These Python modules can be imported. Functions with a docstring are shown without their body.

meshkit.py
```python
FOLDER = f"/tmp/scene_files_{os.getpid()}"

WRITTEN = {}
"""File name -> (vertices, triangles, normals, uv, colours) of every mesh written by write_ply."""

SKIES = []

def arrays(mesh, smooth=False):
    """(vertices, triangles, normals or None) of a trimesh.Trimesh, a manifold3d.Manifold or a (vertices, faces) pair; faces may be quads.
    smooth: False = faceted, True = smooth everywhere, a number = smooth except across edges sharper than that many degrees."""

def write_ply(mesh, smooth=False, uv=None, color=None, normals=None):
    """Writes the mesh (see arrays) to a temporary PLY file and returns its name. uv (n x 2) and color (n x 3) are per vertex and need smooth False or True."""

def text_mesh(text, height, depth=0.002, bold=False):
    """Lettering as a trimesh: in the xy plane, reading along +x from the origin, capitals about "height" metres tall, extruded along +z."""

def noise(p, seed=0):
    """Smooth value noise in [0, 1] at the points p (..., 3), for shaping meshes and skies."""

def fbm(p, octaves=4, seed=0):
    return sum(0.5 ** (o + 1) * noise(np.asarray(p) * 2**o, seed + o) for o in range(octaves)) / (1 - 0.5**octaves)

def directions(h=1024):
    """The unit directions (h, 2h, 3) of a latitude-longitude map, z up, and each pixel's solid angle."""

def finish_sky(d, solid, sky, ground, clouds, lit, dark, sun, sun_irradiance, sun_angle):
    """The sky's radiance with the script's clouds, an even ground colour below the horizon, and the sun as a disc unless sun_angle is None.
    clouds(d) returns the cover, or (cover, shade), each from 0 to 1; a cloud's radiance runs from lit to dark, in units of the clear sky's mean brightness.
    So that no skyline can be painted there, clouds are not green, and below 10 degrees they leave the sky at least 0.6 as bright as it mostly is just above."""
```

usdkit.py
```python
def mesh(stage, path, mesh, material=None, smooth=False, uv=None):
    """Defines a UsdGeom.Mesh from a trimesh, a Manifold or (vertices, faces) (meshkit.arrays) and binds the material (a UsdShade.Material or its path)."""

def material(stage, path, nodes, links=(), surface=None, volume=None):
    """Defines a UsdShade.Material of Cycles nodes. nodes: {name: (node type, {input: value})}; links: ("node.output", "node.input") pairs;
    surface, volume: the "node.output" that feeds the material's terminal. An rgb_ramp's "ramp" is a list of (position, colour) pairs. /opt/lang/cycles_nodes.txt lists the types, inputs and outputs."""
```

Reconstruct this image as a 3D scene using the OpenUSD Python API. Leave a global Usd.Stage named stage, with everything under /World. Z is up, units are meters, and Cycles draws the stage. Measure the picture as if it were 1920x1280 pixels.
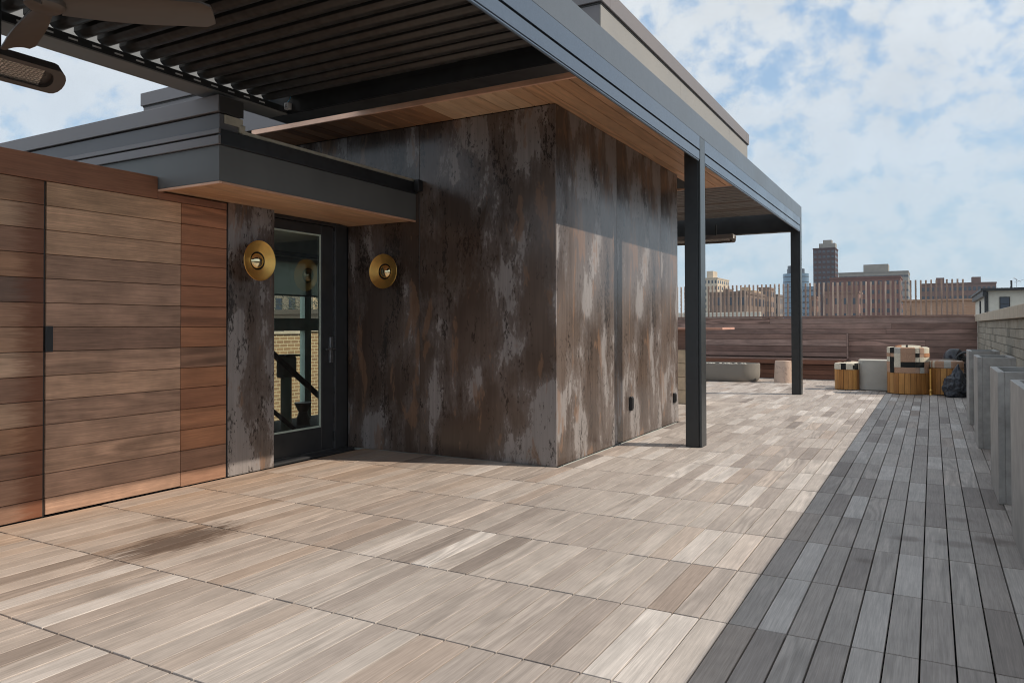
import math, random
import numpy as np
import manifold3d as m3
import trimesh
import usdkit, meshkit
from pxr import Usd, UsdGeom, UsdLux, UsdShade, Gf, Sdf, Vt

stage = Usd.Stage.CreateInMemory()
UsdGeom.SetStageUpAxis(stage, 'Z'); UsdGeom.SetStageMetersPerUnit(stage, 1.0)
UsdGeom.Xform.Define(stage, '/World'); UsdGeom.Scope.Define(stage, '/World/Looks')
random.seed(7); rng = np.random.default_rng(7)
PI = math.pi

# ------------------------------------------------------------------ camera, sky, sun, exposure
CAM = np.array([2.830595, -5.838789, 1.213194])
R_, U_, F_ = (np.array(a) for a in ((0.872705, 0.48824, -0.002809), (0.009137, -0.010581, 0.999902), (-0.488162, 0.872645, 0.013695)))
cam = UsdGeom.Camera.Define(stage, '/World/camera')
cam.CreateHorizontalApertureAttr(36.0); cam.CreateVerticalApertureAttr(24.0)
cam.CreateFocalLengthAttr(26.428); cam.CreateVerticalApertureOffsetAttr(-0.896)
cam.CreateClippingRangeAttr(Gf.Vec2f(0.05, 100000.0))
cam.CreateExposureAttr(0.0)
cam.AddTransformOp().Set(Gf.Matrix4d(*R_, 0, *U_, 0, *(-F_), 0, *CAM, 1))

SUN_AZ, SUN_EL = math.atan2(1.0, 0.33), math.radians(41.45)      # towards the sun: +x, a little +y
sd = np.array([math.sin(SUN_AZ) * math.cos(SUN_EL), math.cos(SUN_AZ) * math.cos(SUN_EL), math.sin(SUN_EL)])
SKY_STRENGTH, SUN_INTENSITY = 0.15, 1.08
VEIL, LOW, CLOUD = (2.5, 3.75, 5.3), (3.35, 4.35, 5.05), (4.9, 5.25, 5.55)
dome = UsdLux.DomeLight.Define(stage, '/World/sky')
dome.GetPrim().SetCustomDataByKey('kind', 'structure')
dome.GetPrim().SetCustomDataByKey('label', 'pale blue sky with broken white cloud')
sky = usdkit.material(stage, '/World/Looks/sky', {
    'sky': ('sky_texture', dict(sky_type='single_scattering', sun_disc=False, sun_elevation=SUN_EL, sun_rotation=SUN_AZ, altitude=50.0, air_density=1.0, aerosol_density=1.6, ozone_density=1.0)),
    'tc': ('texture_coordinate', {}), 'sep': ('separate_xyz', {}),
    'zc': ('math', dict(math_type='maximum', value2=0.0)), 'zb': ('math', dict(math_type='add', value2=0.75)),
    'dx': ('math', dict(math_type='divide')), 'dy': ('math', dict(math_type='divide')), 'uv': ('combine_xyz', {}),
    'n1': ('noise_texture', dict(scale=24.0, detail=6.0, roughness=0.55, distortion=0.15)),       # the small puffs
    'n2': ('noise_texture', dict(scale=3.6, detail=3.0, roughness=0.5)),                        # thick and thin areas of the sheet
    'a1': ('math', dict(math_type='multiply', value2=0.85)), 'a2': ('math', dict(math_type='multiply_add', value2=0.55)),
    'cov': ('map_range', dict(range_type='smoothstep', from_min=0.525, from_max=0.755, to_min=0.0, to_max=1.0, clamp=True)),
    'veil': ('mix_color', dict(fac=0.68, b=VEIL)),
    'lowhaze': ('map_range', dict(range_type='smoothstep', from_min=0.02, from_max=0.36, to_min=0.9, to_max=0.0, clamp=True)),
    'mh': ('mix_color', dict(b=LOW)),
    'covlow': ('map_range', dict(range_type='smoothstep', from_min=0.0, from_max=0.42, to_min=0.35, to_max=1.0, clamp=True)), 'cm': ('math', dict(math_type='multiply')),
    'mc': ('mix_color', {}),
    'n3': ('noise_texture', dict(scale=9.0, detail=4.0, roughness=0.6)), 'shade': ('map_range', dict(from_min=0.3, from_max=0.7, to_min=0.93, to_max=1.05, clamp=True)),
    'cw': ('vector_math', dict(math_type='scale', vector1=CLOUD)), 'bg': ('background_shader', dict(strength=SKY_STRENGTH)),
}, [('tc.generated', 'sep.vector'), ('sep.z', 'zc.value1'), ('zc.value', 'zb.value1'), ('sep.x', 'dx.value1'), ('zb.value', 'dx.value2'),
    ('sep.y', 'dy.value1'), ('zb.value', 'dy.value2'), ('dx.value', 'uv.x'), ('dy.value', 'uv.y'), ('uv.vector', 'n1.vector'), ('uv.vector', 'n2.vector'), ('uv.vector', 'n3.vector'),
    ('n1.fac', 'a1.value1'), ('n2.fac', 'a2.value1'), ('a1.value', 'a2.value3'), ('a2.value', 'cov.value'),
    ('sky.color', 'veil.a'), ('sep.z', 'lowhaze.value'), ('lowhaze.result', 'mh.fac'), ('veil.result', 'mh.a'),
    ('sep.z', 'covlow.value'), ('cov.result', 'cm.value1'), ('covlow.result', 'cm.value2'),
    ('n3.fac', 'shade.value'), ('shade.result', 'cw.scale'), ('cm.value', 'mc.fac'), ('mh.result', 'mc.a'), ('cw.vector', 'mc.b'), ('mc.result', 'bg.color')],
    surface='bg.background')
UsdShade.MaterialBindingAPI.Apply(dome.GetPrim()).Bind(sky)
sun = UsdLux.DistantLight.Define(stage, '/World/sun')
sun.CreateNormalizeAttr(True); sun.CreateIntensityAttr(SUN_INTENSITY); sun.CreateAngleAttr(0.5); sun.CreateColorAttr(Gf.Vec3f(1.0, 0.90, 0.77))
zax = sd; xax = np.cross([0, 0, 1.0], zax); xax /= np.linalg.norm(xax); yax = np.cross(zax, xax)
sun.AddTransformOp().Set(Gf.Matrix4d(*xax, 0, *yax, 0, *zax, 0, 0, 0, 0, 1))

# ------------------------------------------------------------------ helpers
T = Sdf.ValueTypeNames
used = {}
def path_for(parent, name):
    base = str(parent) + '/' + name
    n = used.get(base, 0); used[base] = n + 1
    return base if n == 0 else f'{base}_{n:03d}'
base_of = {}
def tag(prim, label=None, cat=None, group=None, kind=None):
    for k, v in (('label', label), ('category', cat), ('group', group), ('kind', kind)):
        if v: prim.SetCustomDataByKey(k, v)
def thing(name, label=None, cat=None, loc=(0, 0, 0), rotz=0.0, group=None, kind=None):
    x = UsdGeom.Xform.Define(stage, path_for('/World', name))
    x.AddTranslateOp().Set(Gf.Vec3d(*map(float, loc)))
    if rotz: x.AddRotateZOp().Set(float(math.degrees(rotz)))
    tag(x.GetPrim(), label, cat, group, kind)
    base_of[str(x.GetPath())] = np.array(loc, float)
    return str(x.GetPath())
def part(parent, name, mesh, mat, tone=None, smooth=False, label=None, kind=None, colors=None):
    """one Mesh prim under a thing; mesh is given in the thing's own frame shifted by its base (world coordinates) unless local"""
    if isinstance(mesh, list): mesh = join(mesh)
    v, f, _ = meshkit.arrays(mesh, False)
    off = np.zeros(3); p = parent
    while p and p != '/World':
        if p in base_of: off = off + base_of[p]
        p = p.rsplit('/', 1)[0]
    p = path_for(parent, name)
    m = usdkit.mesh(stage, p, trimesh.Trimesh(v - off, f, process=False), mat, smooth=smooth)
    n = len(m.GetPointsAttr().Get())
    if tone is not None:
        a = np.asarray(tone, np.float32)
        if a.ndim == 1: a = np.tile(a, (n, 1))
        UsdGeom.PrimvarsAPI(m).CreatePrimvar('tone', T.Float3Array if False else T.Color3fArray, 'vertex').Set(Vt.Vec3fArray.FromNumpy(a))
    if label: m.GetPrim().SetCustomDataByKey('label', label)
    if kind: m.GetPrim().SetCustomDataByKey('kind', kind)
    return p
def solo(name, mesh, mat, label=None, cat=None, group=None, kind=None, **kw):
    p = part('/World', name, mesh, mat, **kw)
    tag(stage.GetPrimAtPath(p), label, cat, group, kind)
    return p
def copy_of(src, name, loc, rotz=0.0, label=None, cat=None, group=None):
    x = UsdGeom.Xform.Define(stage, path_for('/World', name))
    x.GetPrim().GetReferences().AddInternalReference(src)
    x.ClearXformOpOrder(); x.AddTranslateOp().Set(Gf.Vec3d(*map(float, loc))); 
    r = x.AddRotateZOp(); r.Set(float(math.degrees(rotz)))
    x.GetPrim().SetInstanceable(True)
    tag(x.GetPrim(), label, cat, group)
    return str(x.GetPath())
def join(ms):
    vs, fs, o = [], [], 0
    for m in ms:
        v, f, _ = meshkit.arrays(m, False); vs.append(v); fs.append(f + o); o += len(v)
    return trimesh.Trimesh(np.vstack(vs), np.vstack(fs), process=False)
CS = [(a, b, c) for a in (-1, 1) for b in (-1, 1) for c in (-1, 1)]
def box(x0, x1, y0, y1, z0, z1, b=0.0):
    c = np.array([(x0 + x1) / 2, (y0 + y1) / 2, (z0 + z1) / 2]); h = np.abs(np.array([x1 - x0, y1 - y0, z1 - z0])) / 2
    if b <= 0:
        return trimesh.creation.box(extents=2 * h).apply_translation(c)
    b = min(b, 0.45 * h.min()); pts = []
    for s in CS:
        for k in range(3):
            q = h - b; q = q.copy(); q[k] = h[k]
            pts.append(c + np.array(s) * q)
    return mf(m3.Manifold.hull_points(np.array(pts)))
def mf(man):
    m = man.to_mesh(); return trimesh.Trimesh(np.array(m.vert_properties[:, :3]), np.array(m.tri_verts), process=False)
def hull(pts): return mf(m3.Manifold.hull_points(np.asarray(pts, float)))
def xf(mesh, rz=0.0, loc=(0, 0, 0), rx=0.0, ry=0.0):
    m = mesh.copy()
    for a, ax in ((rx, [1, 0, 0]), (ry, [0, 1, 0]), (rz, [0, 0, 1])):
        if a: m.apply_transform(trimesh.transformations.rotation_matrix(a, ax))
    m.apply_translation(loc); return m
def tube(pts, r, n=10):
    """a round bar along a polyline: hulls of discs joined"""
    out = []
    for a, b in zip(pts[:-1], pts[1:]):
        a, b = np.array(a, float), np.array(b, float); d = b - a; L = np.linalg.norm(d)
        c = trimesh.creation.cylinder(radius=r, height=L, sections=n)
        c.apply_transform(trimesh.geometry.align_vectors([0, 0, 1], d / L)); c.apply_translation((a + b) / 2); out.append(c)
    return join(out)
def revolve(prof, n=48, loc=(0, 0, 0)):
    m = trimesh.creation.revolve(np.array(prof, float), sections=n); m.apply_translation(loc); return m
def extrude(poly, h0, h1):
    cs = m3.CrossSection([np.asarray(poly, float)], m3.FillRule.NonZero)
    return mf(m3.Manifold.extrude(cs, h1 - h0)).apply_translation((0, 0, h0))

LK = '/World/Looks/'
def plain(name, col, rough=0.5, metal=0.0, var=0.15, scale=6.0, spec=0.5, bump=0.0, bscale=60.0, aniso=None, coat=0.0):
    sc = aniso or (1, 1, 1)
    nodes = {'g': ('geometry', {}), 'mp': ('mapping', dict(scale=sc)), 'n': ('noise_texture', dict(scale=scale, detail=5.0, roughness=0.6)),
             'mr': ('map_range', dict(from_min=0.3, from_max=0.7, to_min=1 - var, to_max=1 + var, clamp=True)),
             'sc': ('vector_math', dict(math_type='scale', vector1=col)),
             'rr': ('map_range', dict(from_min=0.3, from_max=0.7, to_min=max(rough - 0.06, 0.02), to_max=rough + 0.06, clamp=True)),
             'p': ('principled_bsdf', dict(metallic=metal, specular_ior_level=spec, coat_weight=coat))}
    links = [('g.position', 'mp.vector'), ('mp.vector', 'n.vector'), ('n.fac', 'mr.value'), ('mr.result', 'sc.scale'), ('sc.vector', 'p.base_color'), ('n.fac', 'rr.value'), ('rr.result', 'p.roughness')]
    if bump:
        nodes['n2'] = ('noise_texture', dict(scale=bscale, detail=4.0, roughness=0.6)); nodes['b'] = ('bump', dict(strength=0.6, distance=bump))
        links += [('mp.vector', 'n2.vector'), ('n2.fac', 'b.height'), ('b.normal', 'p.normal')]
    return usdkit.material(stage, LK + name, nodes, links, surface='p.BSDF')

def wood(name, ramp, axis='y', ring=55.0, ring_amt=0.22, fibre=0.16, rough=0.62, warm=None, warm_amt=0.0, blotch=0.2, stains=(), spec=0.35, stain_col=(0.07, 0.05, 0.04), bump=0.0006):
    """plank wood: the mesh's tone.r picks the colour, tone.g warms it, all three shift the grain"""
    s1 = {'y': (10, 0.95, 10), 'x': (0.95, 10, 10), 'z': (10, 10, 0.95)}[axis]
    s2 = {'y': (105, 3.0, 105), 'x': (3.0, 105, 105), 'z': (105, 105, 3.0)}[axis]
    N = {'g': ('geometry', {}), 'at': ('attribute', dict(attribute='tone')), 'off': ('vector_math', dict(math_type='scale', scale=31.0)),
         'pos': ('vector_math', dict(math_type='add')), 'm1': ('mapping', dict(scale=s1)), 'm2': ('mapping', dict(scale=s2)), 'sp': ('separate_xyz', {}),
         'n1': ('noise_texture', dict(scale=0.55, detail=2.0, roughness=0.45, distortion=0.3)), 'k': ('math', dict(math_type='multiply', value2=ring)), 'sn': ('math', dict(math_type='sine')),
         'fg': ('map_range', dict(range_type='smoothstep', from_min=0.55, from_max=0.95, to_min=ring_amt * 0.45, to_max=ring_amt * 2.1, clamp=True)), 'ra': ('math', dict(math_type='multiply')), 'r1': ('math', dict(math_type='add', value2=1.0)),
         'm4': ('mapping', dict(scale=tuple(2.6 * v for v in s2))), 'n4': ('noise_texture', dict(scale=1.0, detail=2.0, roughness=0.5)), 'r4': ('map_range', dict(from_min=0.3, from_max=0.7, to_min=1 - 0.8 * fibre, to_max=1 + 0.8 * fibre, clamp=True)), 'x0': ('math', dict(math_type='multiply')),
         'n2': ('noise_texture', dict(scale=1.0, detail=3.0, roughness=0.6)), 'r2': ('map_range', dict(from_min=0.25, from_max=0.75, to_min=1 - fibre, to_max=1 + fibre, clamp=True)),
         'n3': ('noise_texture', dict(scale=2.6, detail=4.0, roughness=0.6)), 'r3': ('map_range', dict(from_min=0.3, from_max=0.7, to_min=1 - blotch, to_max=1 + blotch, clamp=True)),
         'x1': ('math', dict(math_type='multiply')), 'x2': ('math', dict(math_type='multiply')),
         'rp': ('rgb_ramp', dict(ramp=ramp)), 'c': ('vector_math', dict(math_type='scale')),
         'wm': ('mix_color', dict(b=warm or (0.3, 0.15, 0.07))), 'wf': ('math', dict(math_type='multiply', value2=warm_amt)),
         'b': ('bump', dict(strength=0.7, distance=bump)), 'p': ('principled_bsdf', dict(roughness=rough, specular_ior_level=spec))}
    L = [('at.vector', 'off.vector1'), ('g.position', 'pos.vector1'), ('off.vector', 'pos.vector2'), ('pos.vector', 'm1.vector'), ('pos.vector', 'm2.vector'), ('at.vector', 'sp.vector'),
         ('m1.vector', 'n1.vector'), ('n1.fac', 'k.value1'), ('k.value', 'sn.value1'), ('sp.z', 'fg.value'), ('sn.value', 'ra.value1'), ('fg.result', 'ra.value2'), ('ra.value', 'r1.value1'), ('pos.vector', 'm4.vector'), ('m4.vector', 'n4.vector'), ('n4.fac', 'r4.value'), ('r2.result', 'x0.value1'), ('r4.result', 'x0.value2'), ('m2.vector', 'n2.vector'), ('n2.fac', 'r2.value'),
         ('pos.vector', 'n3.vector'), ('n3.fac', 'r3.value'), ('r1.value', 'x1.value1'), ('x0.value', 'x1.value2'), ('x1.value', 'x2.value1'), ('r3.result', 'x2.value2'),
         ('sp.x', 'rp.fac'), ('rp.color', 'wm.a'), ('sp.y', 'wf.value1'), ('wf.value', 'wm.fac'), ('wm.result', 'c.vector1'), ('x2.value', 'c.scale'),
         ('n2.fac', 'b.height'), ('b.normal', 'p.normal')]
    last = 'c.vector'
    for i, (ctr, scl, lim, amt) in enumerate(stains):
        N.update({f's{i}a': ('vector_math', dict(math_type='subtract', vector2=ctr)), f's{i}b': ('vector_math', dict(math_type='multiply', vector2=scl)),
                  f's{i}n': ('noise_texture', dict(scale=7.0, detail=4.0, roughness=0.6)), f's{i}l': ('vector_math', dict(math_type='length')),
                  f's{i}d': ('math', dict(math_type='multiply_add', value2=1.1)), f's{i}m': ('map_range', dict(range_type='smoothstep', from_min=lim, from_max=lim * (1.55 if i == 0 and scl[0] else 1.9), to_min=amt, to_max=0.0, clamp=True)),
                  f's{i}x': ('mix_color', dict(b=stain_col))})
        L += [('g.position', f's{i}a.vector1'), (f's{i}a.vector', f's{i}b.vector1'), (f's{i}b.vector', f's{i}l.vector1'), ('m1.vector', f's{i}n.vector') if i == 0 else ('g.position', f's{i}n.vector'),
              (f's{i}n.fac', f's{i}d.value1'), (f's{i}l.value', f's{i}d.value3'), (f's{i}d.value', f's{i}m.value'), (f's{i}m.result', f's{i}x.fac'), (last, f's{i}x.a')]
        last = f's{i}x.result'
    L.append((last, 'p.base_color'))
    return usdkit.material(stage, LK + name, N, L, surface='p.BSDF')

def rust(name, k=1.0):
    """weathered dark steel slabs: brown ground, crisp flaking patches of grey, rust and black running downwards; tone shifts the print from slab to slab"""
    def c(*v): return tuple(k * x for x in v)
    N = {'g': ('geometry', {}), 'at': ('attribute', dict(attribute='tone')), 'pos': ('vector_math', dict(math_type='add')),
         'ma': ('mapping', dict(scale=(3.4, 3.4, 1.15))), 'mt': ('mapping', dict(scale=(30.0, 30.0, 1.3))), 'mb': ('mapping', dict(scale=(1.35, 1.35, 0.95))), 'mr': ('mapping', dict(scale=(5.5, 5.5, 1.5), location=(3.1, 7.7, 1.9))),
         'mf': ('mapping', dict(scale=(55.0, 55.0, 22.0))),
         'big': ('noise_texture', dict(scale=1.0, detail=2.0, roughness=0.5, distortion=0.6)), 'pat': ('noise_texture', dict(scale=1.0, detail=9.0, roughness=0.66, distortion=0.35)),
         'thin': ('noise_texture', dict(scale=1.0, detail=3.0, roughness=0.6)), 'fl': ('noise_texture', dict(scale=1.0, detail=4.0, roughness=0.7)), 'rst': ('noise_texture', dict(scale=1.0, detail=8.0, roughness=0.62, distortion=0.3)), 'low': ('noise_texture', dict(scale=0.9, detail=3.0, roughness=0.5)),
         # ground tone
         'gr': ('rgb_ramp', dict(ramp=[(0.0, c(0.030, 0.020, 0.015)), (0.42, c(0.050, 0.034, 0.026)), (0.58, c(0.085, 0.062, 0.050)), (1.0, c(0.15, 0.12, 0.105))])),
         # soft grey film and crisp flaking grey paint
         's1': ('math', dict(math_type='multiply', value2=0.45)), 's2': ('math', dict(math_type='multiply_add', value2=0.42)), 's3': ('math', dict(math_type='multiply_add', value2=0.09)),
         'film': ('map_range', dict(range_type='smoothstep', from_min=0.44, from_max=0.53, to_min=0.0, to_max=0.55, clamp=True)), 'fx': ('mix_color', dict(b=c(0.135, 0.115, 0.107))),
         'pnt': ('map_range', dict(range_type='smoothstep', from_min=0.510, from_max=0.528, to_min=0.0, to_max=0.8, clamp=True)), 'px': ('mix_color', dict(b=c(0.215, 0.195, 0.187))),
         # rust tongues
         'rm': ('map_range', dict(range_type='smoothstep', from_min=0.575, from_max=0.615, to_min=0.0, to_max=0.6, clamp=True)), 'rx': ('mix_color', dict(b=c(0.16, 0.092, 0.056))),
         # black flaking where paint has gone
         'd1': ('math', dict(math_type='multiply', value2=0.55)), 'd2': ('math', dict(math_type='multiply_add', value2=0.45)), 'dm': ('map_range', dict(range_type='smoothstep', from_min=0.415, from_max=0.44, to_min=0.85, to_max=0.0, clamp=True)), 'dx': ('mix_color', dict(b=(0.020, 0.014, 0.011))),
         'tm': ('map_range', dict(from_min=0.3, from_max=0.7, to_min=0.80, to_max=1.18, clamp=True)), 'sc': ('vector_math', dict(math_type='scale')),
         'rr': ('map_range', dict(from_min=0.45, from_max=0.58, to_min=0.20, to_max=0.38, clamp=True)), 'bp': ('bump', dict(strength=0.25, distance=0.0012)),
         'p': ('principled_bsdf', dict(specular_ior_level=0.55, metallic=0.0))}
    L = [('g.position', 'pos.vector1'), ('at.vector', 'pos.vector2')] + [('pos.vector', m + '.vector') for m in ('ma', 'mt', 'mb', 'mr', 'mf')]
    L += [('mb.vector', 'big.vector'), ('ma.vector', 'pat.vector'), ('mt.vector', 'thin.vector'), ('mf.vector', 'fl.vector'), ('mr.vector', 'rst.vector'), ('mb.vector', 'low.vector'),
          ('low.fac', 'gr.fac'), ('big.fac', 's1.value1'), ('pat.fac', 's2.value1'), ('s1.value', 's2.value3'), ('fl.fac', 's3.value1'), ('s2.value', 's3.value3'),
          ('s3.value', 'film.value'), ('s3.value', 'pnt.value'), ('gr.color', 'fx.a'), ('film.result', 'fx.fac'), ('fx.result', 'px.a'), ('pnt.result', 'px.fac'),
          ('rst.fac', 'rm.value'), ('rm.result', 'rx.fac'), ('px.result', 'rx.a'),
          ('rst.fac', 'd1.value1'), ('fl.fac', 'd2.value1'), ('d1.value', 'd2.value3'), ('d2.value', 'dm.value'), ('dm.result', 'dx.fac'), ('rx.result', 'dx.a'),
          ('thin.fac', 'tm.value'), ('dx.result', 'sc.vector1'), ('tm.result', 'sc.scale'), ('sc.vector', 'p.base_color'), ('s3.value', 'rr.value'), ('rr.result', 'p.roughness'), ('s3.value', 'bp.height'), ('bp.normal', 'p.normal')]
    return usdkit.material(stage, LK + name, N, L, surface='p.BSDF')

def tinted(name, rough=0.7, spec=0.3, var=0.12, scale=14.0, aniso=(1, 1, 1), bump=0.0, metal=0.0):
    """base colour straight from the mesh's tone, with fine variation"""
    N = {'g': ('geometry', {}), 'mp': ('mapping', dict(scale=aniso)), 'at': ('attribute', dict(attribute='tone')), 'n': ('noise_texture', dict(scale=scale, detail=5.0, roughness=0.65)),
         'mr': ('map_range', dict(from_min=0.3, from_max=0.7, to_min=1 - var, to_max=1 + var, clamp=True)), 'sc': ('vector_math', dict(math_type='scale')), 'p': ('principled_bsdf', dict(roughness=rough, specular_ior_level=spec, metallic=metal))}
    L = [('g.position', 'mp.vector'), ('mp.vector', 'n.vector'), ('n.fac', 'mr.value'), ('at.vector', 'sc.vector1'), ('mr.result', 'sc.scale'), ('sc.vector', 'p.base_color')]
    if bump:
        N['b'] = ('bump', dict(strength=0.6, distance=bump)); L += [('n.fac', 'b.height'), ('b.normal', 'p.normal')]
    return usdkit.material(stage, LK + name, N, L, surface='p.BSDF')

def glass(name, tint=(0.72, 0.82, 0.76), add=0.04):
    return usdkit.material(stage, LK + name, {'w': ('layer_weight', dict(blend=0.5)), 'pw': ('math', dict(math_type='power', value2=4.0)), 'm': ('math', dict(math_type='multiply_add', value2=0.9, value3=add)), 't': ('transparent_bsdf', dict(color=tint)), 'g': ('glossy_bsdf', dict(color=(0.95, 0.97, 0.96), roughness=0.0)), 'x': ('mix_closure', {})},
        [('w.facing', 'pw.value1'), ('pw.value', 'm.value1'), ('m.value', 'x.fac'), ('t.BSDF', 'x.closure1'), ('g.BSDF', 'x.closure2')], surface='x.closure')

# ------------------------------------------------------------------ materials
DECK = [(0.0, (0.217, 0.182, 0.161)), (0.22, (0.318, 0.273, 0.246)), (0.5, (0.376, 0.331, 0.299)), (0.78, (0.429, 0.384, 0.350)), (1.0, (0.530, 0.488, 0.456))]
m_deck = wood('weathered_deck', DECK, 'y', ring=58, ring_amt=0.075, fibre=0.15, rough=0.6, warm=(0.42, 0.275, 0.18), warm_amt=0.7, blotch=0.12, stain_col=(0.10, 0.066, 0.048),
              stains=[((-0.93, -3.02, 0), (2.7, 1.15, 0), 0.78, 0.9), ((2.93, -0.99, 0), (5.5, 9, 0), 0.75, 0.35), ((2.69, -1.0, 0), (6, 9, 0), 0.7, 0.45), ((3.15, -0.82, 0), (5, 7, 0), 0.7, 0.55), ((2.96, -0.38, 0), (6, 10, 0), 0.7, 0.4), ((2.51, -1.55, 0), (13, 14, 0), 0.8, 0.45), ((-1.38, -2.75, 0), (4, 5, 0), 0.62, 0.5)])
CLAD_L = [(0.0, (0.180, 0.114, 0.086)), (0.35, (0.312, 0.186, 0.130)), (0.65, (0.432, 0.270, 0.174)), (1.0, (0.528, 0.372, 0.264))]
m_clad = wood('oiled_cladding', CLAD_L, 'y', ring=38, ring_amt=0.13, fibre=0.14, rough=0.5, warm=(0.36, 0.15, 0.06), warm_amt=1.0, blotch=0.16, spec=0.3, stain_col=(0.15, 0.045, 0.018), stains=[((-2.15, -3.07, 0), (0, 4.4, 0), 0.85, 0.75)])
CLAD_D = [(0.0, (0.281, 0.167, 0.117)), (0.35, (0.401, 0.245, 0.168)), (0.7, (0.548, 0.341, 0.228)), (1.0, (0.694, 0.437, 0.276))]
m_clad_grey = wood('silvered_cladding', CLAD_D, 'y', ring=48, ring_amt=0.13, fibre=0.2, rough=0.58, warm=(0.46, 0.28, 0.165), warm_amt=0.9, blotch=0.24)
m_clad_red = wood('red_cladding', [(0.0, (0.238, 0.112, 0.069)), (0.4, (0.350, 0.152, 0.079)), (1.0, (0.449, 0.211, 0.106))], 'y', ring=40, ring_amt=0.12, fibre=0.14, rough=0.5, blotch=0.12)
m_soffit = wood('cedar_soffit', [(0.0, (0.25, 0.11, 0.052)), (0.35, (0.53, 0.285, 0.15)), (1.0, (0.72, 0.49, 0.31))], 'y', ring=34, ring_amt=0.1, fibre=0.1, rough=0.5, blotch=0.1)
m_trim = wood('cedar_trim', [(0.0, (0.68, 0.40, 0.27)), (1.0, (0.76, 0.46, 0.32))], 'x', ring=30, ring_amt=0.07, fibre=0.08, rough=0.5)
m_trim_y = wood('cedar_trim_side', [(0.0, (0.55, 0.29, 0.18)), (1.0, (0.65, 0.36, 0.23))], 'y', ring=30, ring_amt=0.07, fibre=0.08, rough=0.5)
m_fence = wood('dark_fence_boards', [(0.0, (0.125, 0.07, 0.056)), (0.4, (0.185, 0.112, 0.09)), (0.75, (0.24, 0.15, 0.122)), (1.0, (0.29, 0.20, 0.17))], 'x', ring=40, ring_amt=0.2, fibre=0.18, rough=0.6)
m_bench_red = wood('red_bench_boards', [(0.0, (0.12, 0.05, 0.03)), (1.0, (0.20, 0.085, 0.052))], 'x', ring=36, ring_amt=0.15, fibre=0.15, rough=0.5)
m_slat = wood('slat_timber', [(0.0, (0.22, 0.15, 0.115)), (0.5, (0.31, 0.215, 0.165)), (1.0, (0.42, 0.315, 0.25))], 'z', ring=40, ring_amt=0.12, fibre=0.14, rough=0.6)
m_drum = wood('honey_teak', [(0.0, (0.29, 0.125, 0.035)), (0.5, (0.40, 0.185, 0.052)), (1.0, (0.47, 0.235, 0.07))], 'z', ring=34, ring_amt=0.14, fibre=0.12, rough=0.42)
m_rust = rust('weathered_steel', 1.25)
m_frame = plain('black_aluminium', (0.017, 0.018, 0.020), 0.36, var=0.06)
m_door = plain('dark_grey_door_paint', (0.032, 0.033, 0.035), 0.38, var=0.06)
m_perg = plain('charcoal_powder_coat', (0.017, 0.018, 0.019), 0.33, var=0.05, scale=3)
m_perg_face = plain('sky_tinted_charcoal_fascia', (0.115, 0.145, 0.185), 0.24, metal=0.7, var=0.04, scale=2)  # blue of the reflected sky is tinted into the base colour
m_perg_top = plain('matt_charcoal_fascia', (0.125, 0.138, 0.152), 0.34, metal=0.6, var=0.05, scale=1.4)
m_louver = plain('louver_paint', (0.024, 0.0235, 0.023), 0.27, var=0.08, scale=8)
m_louver_bounce = plain('bounce_lit_louver_paint', (0.10, 0.088, 0.078), 0.35, var=0.1, scale=8)  # far-bay copy of the louver paint, warm bounce light put into its colour
m_guide = plain('column_guide', (0.05, 0.056, 0.058), 0.3, metal=0.5, var=0.05, scale=2)
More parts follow.
